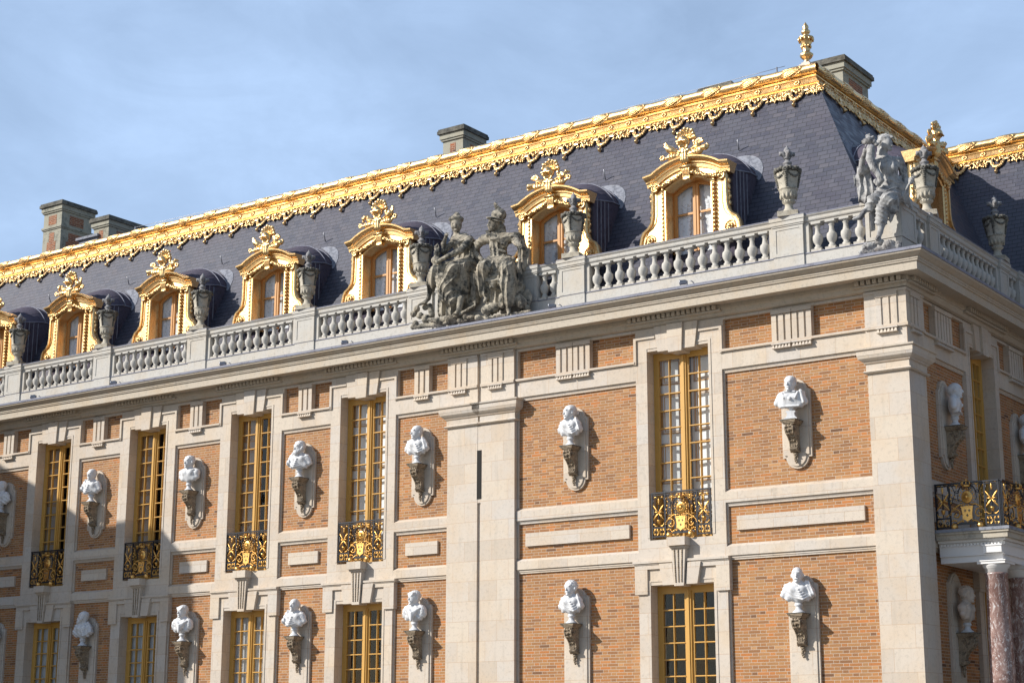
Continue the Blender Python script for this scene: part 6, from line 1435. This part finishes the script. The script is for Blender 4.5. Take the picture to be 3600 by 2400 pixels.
# ============================================================ SCULPTURES
def bust_prims(seed, yaw, hair, dress, beard=False, wide=1.0, lean=0.0):
    rng = random.Random(seed); Rz = Matrix.Rotation(R(yaw), 3, 'Z'); hc = Vector((lean, -.025, .692))
    hx, hz = 1.25, 1.22
    def H(x, y, z): v = Rz @ Vector((x*hx, y*hx, 0)); return (hc.x+v.x, hc.y+v.y, hc.z+z*hz)
    P = [El(tuple(hc+Vector((0, 0, .01))), (.105, .130, .134), .02, rot=Rz)]
    P += [El(H(0, -.042, -.058), (.072, .076, .078), .025, rot=Rz), El(H(0, -.085, -.105), (.034, .030, .026), .02)]       # jaw, chin
    P += [Cp(H(0, -.098, .022), H(0, -.118, -.030), .010, .019, .010), Cp(H(-.045, -.092, .034), H(.045, -.092, .034), .015, .015, .012)]
    P += [El(H(-.040, -.112, .006), (.024, .018, .016), .008, neg=True), El(H(.040, -.112, .006), (.024, .018, .016), .008, neg=True)]
    P += [Cp(H(-.024, -.103, -.063), H(.024, -.103, -.063), .012, .012, .008), El(H(0, -.118, -.078), (.03, .012, .007), .006, neg=True), El(H(-.090, .005, -.01), (.014, .026, .036), .008, rot=Rz), El(H(.090, .005, -.01), (.014, .026, .036), .008, rot=Rz)]
    if hair == 'cap': P += [El(H(0, .016, .046), (.113, .130, .105), .010, rot=Rz, hair=(110, .008))]
    elif hair == 'curl': P += [El(H(0, .012, .046), (.128, .140, .115), .012, rot=Rz, hair=(85, .016)), El(H(-.09, .01, .0), (.034, .055, .055), .015, hair=(85, .014)), El(H(.09, .01, .0), (.034, .055, .055), .015, hair=(85, .014))]
    elif hair == 'bun': P += [El(H(0, .018, .042), (.121, .138, .108), .012, rot=Rz, fold=[((0, .3, 1), 60, .006, (3, 0, 0))]), El(H(0, .125, .01), (.055, .05, .055), .015, hair=(90, .008)), Cp(H(-.085, -.04, .045), H(.085, -.04, .045), .020, .020, .02)]
    elif hair == 'crown': P += [El(H(0, .012, .042), (.123, .138, .106), .012, rot=Rz, hair=(85, .012)), Cp(H(-.07, -.07, .070), H(.07, -.07, .070), .025, .025, .02, hair=(100, .010)), El(H(0, .04, .100), (.065, .065, .04), .02, hair=(90, .010))]
    else: P += [El(H(0, .028, .005), (.107, .116, .102), .012, rot=Rz, hair=(110, .005))]
    if beard: P += [El(H(0, -.080, -.095), (.070, .058, .068), .015, hair=(100, .013)), Cp(H(-.075, -.02, -.04), H(-.03, -.08, -.10), .03, .034, .02, hair=(100, .010)), Cp(H(.075, -.02, -.04), H(.03, -.08, -.10), .03, .034, .02, hair=(100, .010))]
    P += [Cp((lean, .0, .64), (0, .01, .50), .062, .080, .025)]
    w_ = wide*.86
    tor = {}
    if dress in ('toga', 'gown'): tor = dict(fold=[((.6, .1, .8), 42, .009, (3, 0, 4))])
    P += [Cp((-.16*w_, .01, .490), (.16*w_, .01, .490), .070, .070, .05, **tor), El((0, -.005, .385), (.27*w_, .125, .165), .05, **tor)]
    for s_ in (-1, 1): P += [Cp((s_*.20*w_, .0, .46), (s_*.275*w_, -.01, .335), .075, .062, .04, **tor)]
    P += [Cp((-.17*w_, -.02, .285), (.17*w_, -.02, .285), .075, .075, .04, **tor), Cp((0, -.01, .25), (0, .01, .165), .085, .055, .03)]
    P += [El((-.075, -.090, .43), (.078, .05, .065), .03), El((.075, -.090, .43), (.078, .05, .065), .03)]
    if dress in ('nude', 'cuirass'): P += [El((-.13, -.03, .18), (.10, .14, .06), .02, neg=True), El((.13, -.03, .18), (.10, .14, .06), .02, neg=True)]
    if dress == 'toga':
        a = rng.choice((-1, 1)) if seed % 3 else 1
        for i in range(5): P.append(Cp((a*(-.25+.01*i)*w_, -.05, .50-.045*i), (a*(.02+.02*i), -.135, .42-.045*i), .016, .020, .010)); P.append(Cp((a*(.02+.02*i), -.135, .42-.045*i), (a*(.24-.0*i)*w_, -.05, .50-.045*i), .020, .016, .010))
        P.append(Cp((a*.17*w_, -.02, .545), (a*.27*w_, -.06, .34), .050, .055, .02, fold=[((1, 0, .4), 50, .010, (0, 0, 6))]))
    elif dress == 'gown':
        for i in range(5): P.append(Cp((-.17+.02*i, -.10, .47-.02*i), (0, -.165, .37-.04*i), .018, .02, .02)); P.append(Cp((0, -.165, .37-.04*i), (.17-.02*i, -.10, .47-.02*i), .02, .018, .02))
        P += [El((-.25*w_, .0, .40), (.07, .10, .12), .03, hair=(80, .010)), El((.25*w_, .0, .40), (.07, .10, .12), .03, hair=(80, .010))]
    elif dress == 'cuirass':
        P += [Cp((-.15, -.09, .52), (-.11, -.135, .41), .018, .016, .008), Cp((.15, -.09, .52), (.11, -.135, .41), .022, .018, .01), El((0, -.145, .395), (.032, .02, .036), .008), Cp((-.10, -.10, .53), (.10, -.10, .53), .016, .016, .01), Cp((-.17, -.115, .25), (.17, -.115, .25), .018, .018, .012)]
        for i in range(4): P.append(Cp(((.20+.018*i)*w_, -.06+.02*i, .54-.01*i), ((.26-.01*i)*w_, -.08+.03*i, .32), .032, .026, .015))
        P += [El((.215*w_, -.06, .535), (.032, .03, .03), .008)]
    elif dress == 'nude':
        P += [Cp((-.16, -.09, .50), (0, -.10, .49), .018, .014, .02), Cp((.16, -.09, .50), (0, -.10, .49), .018, .014, .02), El((0, -.155, .40), (.008, .02, .06), .02, neg=True), El((-.27*w_, .0, .44), (.07, .085, .085), .03), El((.27*w_, .0, .44), (.07, .085, .085), .03)]
    P.append(El((0, .19, .30), (.5, .085, .5), .01, neg=True))
    return P
def socle_mesh(kind):
    b = MB()
    if kind == 'square':
        b.box(-.12, .12, -.12, .10, 0, .035); b.prism([(-.105, .035), (.105, .035), (.07, .085), (.07, .13), (.09, .145), (.09, .17), (-.09, .17), (-.09, .145), (-.07, .13), (-.07, .085)], -.09, .08)
    else: b.lathe([(.115, 0), (.118, .012), (.112, .026), (.085, .045), (.058, .075), (.052, .105), (.06, .125), (.078, .14), (.08, .15), (.07, .16), (.07, .18)], 20)
    me = b.mesh('socle'); return me
SOC = {k: socle_mesh(k) for k in ('round', 'square')}
def bust(label, loc, rot, seed, yaw, hair, dress, beard=False, wide=1.0, sock='round', mat='marble', sc=1.0, turn=0.0, lean=0.0):
    e = empty('marble_bust', loc, rot+R(turn)); e.scale = (sc, sc, sc)
    tag(e, label, 'bust', 'white marble busts on console brackets')
    me = sculpt_mesh('bust_figure', bust_prims(seed, yaw, hair, dress, beard, wide, lean), .0115); me.materials.append(M['marble'])
    if mat != 'marble': me.materials.clear(); me.materials.append(M[mat])
    link('bust_figure', me, None, e)
    s = link('socle', SOC[sock].copy() if False else SOC[sock], None, e)
    return e
for me in SOC.values(): me.materials.append(M['marble'])
YB_ = -.11; ZU, ZL = 7.575, 4.005
bust('upper row marble bust cropped by the left edge of the picture', (-25.35, YB_, ZU), 0, 1, -25, 'cap', 'toga', wide=1.05, turn=10)
bust('upper row toga bust with straight fringe, right of the leftmost tall window', (-21.8, YB_, ZU), 0, 2, -8, 'cap', 'toga', wide=1.05, turn=14)
bust('smiling bare chested youth bust with curly hair, upper row', (-18.3, YB_, ZU), 0, 3, -20, 'curl', 'nude', wide=.95, turn=12)
bust('bearded bust in warm toned cloak with curly hair, upper row', (-14.72, YB_, ZU), 0, 4, -30, 'curl', 'toga', True, 1.1, turn=16)
bust('upper row toga bust immediately left of the twin pilasters', (-11.28, YB_, ZU), 0, 5, -32, 'cap', 'toga', wide=1.0, turn=12)
bust('slim upper row draped bust with hair tied back, right of the twin pilasters', (-7.28, YB_, ZU), 0, 6, -38, 'bun', 'toga', wide=.92, turn=10)
bust('large upper row bust in cuirass with breast medallion on square socle', (-2.31, YB_, ZU), 0, 9, -14, 'cap', 'cuirass', wide=1.12, sock='square', turn=14)
bust('lower row bust cut off by the left edge of the picture', (-25.35, YB_, ZL), 0, 11, 0, 'cap', 'toga', wide=1.0, turn=10)
bust('lower row bearded bust in left profile, between the two leftmost windows', (-21.8, YB_, ZL), 0, 12, -72, 'cap', 'toga', True, 1.0, turn=14)
bust('lower row bust of a woman with hair knotted on top, in left shade', (-18.3, YB_, ZL), 0, 13, -18, 'crown', 'gown', wide=.95, turn=14)
bust('lower row bald old man bust in deep folded drapery', (-14.72, YB_, ZL), 0, 14, -14, 'bald', 'toga', wide=1.05, turn=14)
bust('lower row bust of a woman in pleated tunic, left of the twin pilasters', (-11.28, YB_, ZL), 0, 15, -30, 'crown', 'gown', wide=.95, turn=10)
bust('lower row curly haired draped bust, right of the twin pilasters', (-7.28, YB_, ZL), 0, 16, -22, 'curl', 'toga', wide=.92, turn=12)
bust('lower row gaunt balding man bust in toga, nearest the corner pilaster', (-2.31, YB_, ZL), 0, 17, -2, 'bald', 'toga', wide=1.12, turn=18)
bust('shaded marble bust in cuirass in right profile, upper row round the corner', (-YB_, 1.85, ZU-.075), HB, 18, 6, 'bald', 'cuirass', wide=1.1, turn=16)
bust('marble bust cut by the right edge, above the balcony', (-YB_, 5.85, ZU-.075), HB, 19, 4, 'curl', 'toga', wide=1.05)
bust('warm toned youth bust with wavy hair in right profile, beside the red marble column', (-YB_, 1.85, 3.67), HB, 20, 0, 'curl', 'nude', wide=.92, mat='marblewarm')

# ------------------------------------------------------------ console brackets with backplates
def backplate_mesh(hw, z0, z1, sh_lo, sh_hi, arch_r, low):
    b = MB(); ar = arch_r; zt = z1-ar
    def outline(o):
        P = [(hw-o, sh_lo+o)] if not low else [(hw-o, -4.0)]
        P += [(hw-o, sh_hi-o), (hw-.055-o*.5, sh_hi+.035-o), (ar-o, sh_hi+.045-o)]
        P += [((ar-o)*math.cos(R(a)), zt+(ar-o)*math.sin(R(a))) for a in range(0, 181, 12)]
        P += [(-x, z) for x, z in reversed(P[:4 if not low else 4]) if True]
        if not low: P += [(-(ar-o), sh_lo+o)]+[((ar-o)*math.cos(R(a)), z0+ar+(ar-o)*math.sin(R(a))) for a in range(180, 361, 12)]+[((ar-o), sh_lo+o)]
        return P
    b.prism(outline(0), .075, .135); b.prism(outline(.045), .050, .09)
    return b
bp_up = backplate_mesh(.30, 6.69, 8.40, 6.90, 8.17, .235, False); bp_lo = backplate_mesh(.30, 0, 4.72, 0, 4.53, .235, True)
def console_mesh(S):
    """scroll console; local: face -y, top at z=0"""
    b = MB()
    def yz(pts, x0, x1, smooth=False):
        n = len(pts); v = [(x0, y, z) for y, z in pts]+[(x1, y, z) for y, z in pts]
        b.add(v, [tuple(range(n)), tuple(range(2*n-1, n-1, -1))]); b.add(v, [(i, (i+1) % n, (i+1) % n+n, i+n) for i in range(n)], smooth)
    b.box(-.15, .15, -.335, .05, -.035, -.012); b.box(-.135, .135, -.32, .05, -.06, -.035); b.box(-.11, .11, -.30, .05, -.085, -.06)
    prof = [(.05, -.085), (-.27, -.085), (-.29, -.13), (-.285, -.19), (-.25, -.245), (-.18, -.30), (-.12, -.37), (-.085, -.45), (-.085, -.49), (-.115, -.51), (-.125, -.54), (-.105, -.57), (-.06, -.585), (.05, -.585)]
    yz(prof, -.078, .078)
    for s in (-1, 1):
        b.tube([(s*.082, -.20+r_*math.cos(a), -.165+r_*math.sin(a)) for r_, a in [(.085-.0038*i, -.5+i*.5) for i in range(20)]], .014, 5)
        b.blob((s*.082, -.20, -.165), .022, 6, 4)
        b.tube([(s*.082, -.055+r_*math.cos(a), -.535+r_*math.sin(a)) for r_, a in [(.055-.0035*i, -.5-i*.55) for i in range(14)]], .012, 5)
        b.tube([(s*.078, y-.01, z) for y, z in prof[2:9]], .016, 5)
    o1 = b; g = MB()
    rng = random.Random(5)
    for i in range(7):
        for j in range(4):
            t = i/6; pts = prof[2:9]; k = min(6, i); y, z = pts[k]
            g.blob((-.054+.036*j+rng.uniform(-.006, .006), y-.010, z+rng.uniform(-.012, .012)), (.022, .018, .030), 6, 4, rotm('Y', rng.uniform(-40, 40)), .35, i+j)
    for j in range(6): g.blob((-.065+.026*j, -.125, -.53), (.017, .022, .030), 6, 4, None, .3, j)
    for i in range(5): g.blob((.012*math.sin(i*2), -.045+.01*i*0, -.62-.038*i), (.046-.006*i, .038-.004*i, .028), 7, 5, None, .35, i)
    cp = MB(); cp.box(-.165, .165, -.345, .05, -.012, .0)
    return o1.mesh('console_scroll'), g.mesh('acanthus_carving'), cp.mesh('lead_cap')
CM = console_mesh(1)
CM[0].materials.append(M['console']); CM[1].materials.append(M['console']); CM[2].materials.append(M['capdark'])
def console(u, ztop, rot, low):
    e = empty('console_bracket', (0, 0, 0), rot, palace)
    bb = (bp_lo if low else bp_up).mesh('backplate'); bb.materials.append(M['stone'])
    dz = 0 if not low or rot == 0 else .05
    link('backplate', bb, None, e, 0, (u, 0, dz)); 
    for me, nm in zip(CM, ('console_scroll', 'acanthus_carving', 'lead_cap')): link(nm, me, None, e, 0, (u, .045, ztop))
for (x0, x1, xc) in BAYS_A:
    console(xc if xc != -2.29 else -2.31, 7.575, 0, False); console(xc if xc != -2.29 else -2.31, 4.005, 0, True)
console(1.85, 7.50, HB, False); console(5.85, 7.50, HB, False); console(1.85, 3.67, HB, True)

# ============================================================ URNS on the balustrade
def urn_meshes():
    b = MB(); b.box(-.20, .20, -.20, .20, 0, .10)
    b.lathe([(.15, .10), (.13, .13), (.085, .19), (.075, .25), (.085, .28), (.12, .30), (.125, .325), (.10, .345), (.10, .36), (.135, .40), (.165, .46), (.175, .53), (.175, .555), (.19, .565), (.19, .585), (.175, .595), (.19, .70), (.215, .83), (.22, .90), (.20, .93)], 28)
    for i in range(12): a = i*math.pi/6; b.blob((.145*math.cos(a), .145*math.sin(a), .455), (.032, .032, .075), 6, 5, Matrix.Rotation(0, 3, 'Z'), .2, i)
    for i in range(16): a = i*math.pi/8; b.blob((.115*math.cos(a), .115*math.sin(a), .325), (.022, .022, .015), 5, 4)
    body = b.mesh('urn_body'); body.materials.append(M['urn'])
    g = MB(); rng = random.Random(9)
    for i in range(26):
        a = i*2*math.pi/26; g.blob((.235*math.cos(a), .235*math.sin(a), .955+.012*math.sin(i*2.2)), (.045, .045, .042), 7, 5, None, .35, i)
    for i in range(18): a = i*2*math.pi/18; g.blob((.16*math.cos(a), .16*math.sin(a), .985), (.05, .05, .035), 6, 4, None, .35, i)
    for m_ in range(4):
        a0 = m_*math.pi/2+math.pi/4
        for k in range(9):
            t = (k/8-.5); a = a0+t*1.35; z = .90-.10*(1-(2*t)**2); r_ = .215; g.blob((r_*math.cos(a), r_*math.sin(a), z), (.024, .024, .026), 6, 4, None, .3, k)
        a = a0+math.pi/4
        for k in range(9): g.blob((.232*math.cos(a)-.005*k*math.cos(a), .232*math.sin(a)-.005*k*math.sin(a), .92-.038*k), (.046-.0035*k, .046-.0035*k, .03), 6, 4, None, .4, k)
        for sg in (-1, 1): g.tube([(.228*math.cos(a+sg*.16+.06*math.cos(q_*.9)), .228*math.sin(a+sg*.16+.06*math.cos(q_*.9)), .90+.022*math.sin(q_*.9)) for q_ in range(8)], .011, 5)
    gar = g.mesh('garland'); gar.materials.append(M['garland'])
    f = MB(); f.lathe([(.10, .98), (.095, 1.03), (.07, 1.05), (.065, 1.08), (.085, 1.10), (.09, 1.125), (.07, 1.14), (.05, 1.16), (.05, 1.22)], 16)
    f.blob((0, 0, 1.355), (.068, .068, .095), 10, 8); f.tube([(0, 0, 1.40), (0, 0, 1.455), (0, 0, 1.485)], [.045, .018, .004], 6)
    for i in range(4):
        a = i*math.pi/2+.4; c_, s_ = math.cos(a), math.sin(a)
        f.tube([(c_*.02, s_*.02, 1.18), (c_*.05, s_*.05, 1.26), (c_*.095, s_*.095, 1.32), (c_*.125, s_*.125, 1.315), (c_*.128, s_*.128, 1.285), (c_*.108, s_*.108, 1.27)], [.030, .042, .052, .046, .036, .016], 8)
    f.lathe([(.06, 1.20), (.07, 1.22), (.06, 1.24)], 12)
    fin = f.mesh('fleur_de_lis_finial'); fin.materials.append(M['finial'])
    return body, gar, fin
UM = urn_meshes()
def urn(label, loc, rot=0):
    e = empty('stone_urn', loc, rot); tag(e, label, 'urn', 'stone urns along the balustrade')
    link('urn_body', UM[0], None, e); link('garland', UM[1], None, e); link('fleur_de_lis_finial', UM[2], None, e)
for x, lb in ((-25.38, 'stone urn at the left edge of the picture, in front of the leftmost gilded dormer'), (-21.84, 'garlanded stone urn right of the second dormer from the left'), (-18.38, 'garlanded stone urn right of the third dormer from the left'), (-14.84, 'garlanded stone urn right of the fourth dormer from the left'),
              (-11.42, 'garlanded stone urn immediately left of the pair of seated statues'), (-7.31, 'garlanded stone urn in front of the dormer right of the paired statues'), (-2.31, 'free standing stone urn against bare slates, left of the corner statue')):
    urn(lb, (x, .11, 11.584), (x*7.3) % .35)
urn('stone urn behind the corner statue, in front of the side dormer', (-.11, 1.60, 11.584), .3); urn('shaded stone urn at the far right on the side balustrade', (-.11, 5.47, 11.584), .1)

# ============================================================ STATUES
def statue(name, label, prims, loc, h, mat, extra=None):
    me = sculpt_mesh(name, prims, h); me.materials.append(M[mat]); o = link(name, me, None, None, 0, loc); tag(o, label, 'statue'); return o
statue('seated_statue', 'weathered seated female statue in turban holding a flaming jar, left one of the pair', S1P, (-10.2, -.2, 10.42), .014, 'statue')
statue('seated_statue', 'weathered seated female statue in crested helmet with sword, looking left', S2P, (-8.9, -.2, 10.42), .014, 'statue')
statue('seated_statue', 'seated female statue raising a cornucopia on the corner of the balustrade', S3P, (-.35, -.2, 10.42), .0135, 'statue_pale')

# ------------------------------------------------------------ floodlights on the cornice ledge
b = MB(); b.lathe([(.030, .0), (.040, .02), (.050, .03), (.050, .13), (.056, .135), (.056, .15)], 14); fm = b.mesh('lamp_housing'); fm.materials.append(M['steel'])
b = MB(); b.lathe([(.046, .151), (.03, .156), (.002, .158)], 14); fl_ = b.mesh('lens'); fl_.materials.append(M['lens'])
b = MB(); b.tube([(.05, 0, .02), (.10, .02, .0), (.12, .05, -.03), (.13, .06, -.08)], .012, 5); b.box(-.04, .04, -.03, .05, -.085, -.075); b.tube([(0, 0, -.08), (0, 0, .02)], .014, 5); fb = b.mesh('bracket'); fb.materials.append(M['steel'])
for x, y, lb, rt_ in [t + (0,) for t in ((-20.9, -.28, 'small cylindrical floodlight on the ledge below the third dormer from the left'), (-24.0, -.28, 'small cylindrical floodlight nearest the left edge on the ledge'), (-17.05, -.28, 'small cylindrical floodlight on the ledge under the fourth dormer from the left'), (-13.2, -.28, 'small floodlight on the ledge left of the paired statues'), (-7.5, -.30, 'small cylindrical floodlight under the pedestal right of the paired statues'), (-4.35, -.34, 'small floodlight peeping over the lead edge below the long balustrade run'))]:
    e = empty('floodlight', (x, y, 10.53)); tag(e, lb, 'floodlight', 'floodlights along the cornice ledge')
    e2 = [link('lamp_housing', fm, None, e), link('lens', fl_, None, e)]
    for o in e2: o.rotation_euler = (R(95), 0, R(-62))
    link('bracket', fb, None, e)

# ============================================================ SURROUNDINGS
b = MB(); b.box(-400, 400, -400, 400, -.5, 0.0); g_ = b.build('ground', M['ground']); tag(g_, kind='structure')
# unseen wing added off to the left, shaped to cast the left bays' shadow
b = MB(); WX, WY = -27.9, -10.0
wing = empty('shadow_caster_wing', (0, 0, 0)); tag(wing, 'unseen brick palace wing added to cast the shadow on the left bays', 'palace wing')
b.box(-48, WX, WY, WY+1.4, 0, 13.6); b.box(-48, -34, WY+1.4, -.8, 0, 11.5); b.build('brick_wall', M['brick'], wing)
b = MB(); b.box(-48, WX+.02, WY-.02, WY+1.42, 13.6, 14.2)
for z in (2.0, 6.0, 10.0): b.box(-48, WX+.05, WY-.05, WY+1.45, z, z+.3)
for x in (WX-.7, WX-5, WX-9.5, WX-14): b.box(x, x+.72 if x > WX-1 else x+.7, WY-.06, WY+.02, 0, 13.6)
b.box(WX-.02, WX+.06, WY, WY+.72, 0, 13.6)
b.build('stone_dressing', M['stone'], wing)
b = MB(); b.prism([(-48, 14.2), (WX, 14.2), (-28.5, 14.5), (-29.1, 14.9), (-31.1, 15.0), (-32.9, 16.0), (-34.7, 16.8), (-36.9, 18.2), (-48, 18.8)], WY, WY+.5); b.build('roof', M['slate'], wing)  # thin roof slab, outline drawn to fit the shadow edge
b = MB(); b.add([(-48, WY+1.4, 11.5), (-34, WY+1.4, 11.5), (-34, -.8, 11.5), (-48, -.8, 11.5), (-46, WY+1.4, 15), (-36, WY+1.4, 15), (-36, -.8, 15), (-46, -.8, 15)], [(1, 2, 6, 5), (4, 5, 6, 7), (0, 4, 7, 3), (2, 3, 7, 6)]); b.build('roof', M['slate'], wing)
for cx in (-38.5, -43.0):
    b = MB(); b.box(cx-.6, cx+.6, -8.2, -6.9, 17, 20.2 if cx > -40 else 20.4); b.box(cx-.7, cx+.7, -8.3, -6.8, 20.0 if cx > -40 else 20.2, 20.35 if cx > -40 else 20.6); b.build('chimney', M['chimney'], wing)
# roof of a further building showing behind the far left chimneys
b = MB(); rear = empty('rear_roof_building', (0, 0, 0)); tag(rear, 'grey slate roof with pale hip of a further building behind the far left chimneys', 'building')
v = [(-60, 9, 10), (-35.2, 9, 10), (-35.2, 24, 10), (-60, 24, 10), (-60, 15, 20.3), (-38.5, 15, 20.3)]
b.add(v, [(0, 1, 5, 4), (1, 2, 5), (2, 3, 4, 5), (3, 0, 4)]); b.build('roof', M['slate'], rear)
b = MB(); b.tube([(-35.2, 9, 10), (-38.5, 15, 20.3)], .22, 4, False); b.build('lead_hip', M['leadroof'], rear)
b = MB(); b.box(-59, -36, 10, 23, 0, 10); b.build('wall', M['stone'], rear)
for cx_ in (): pass
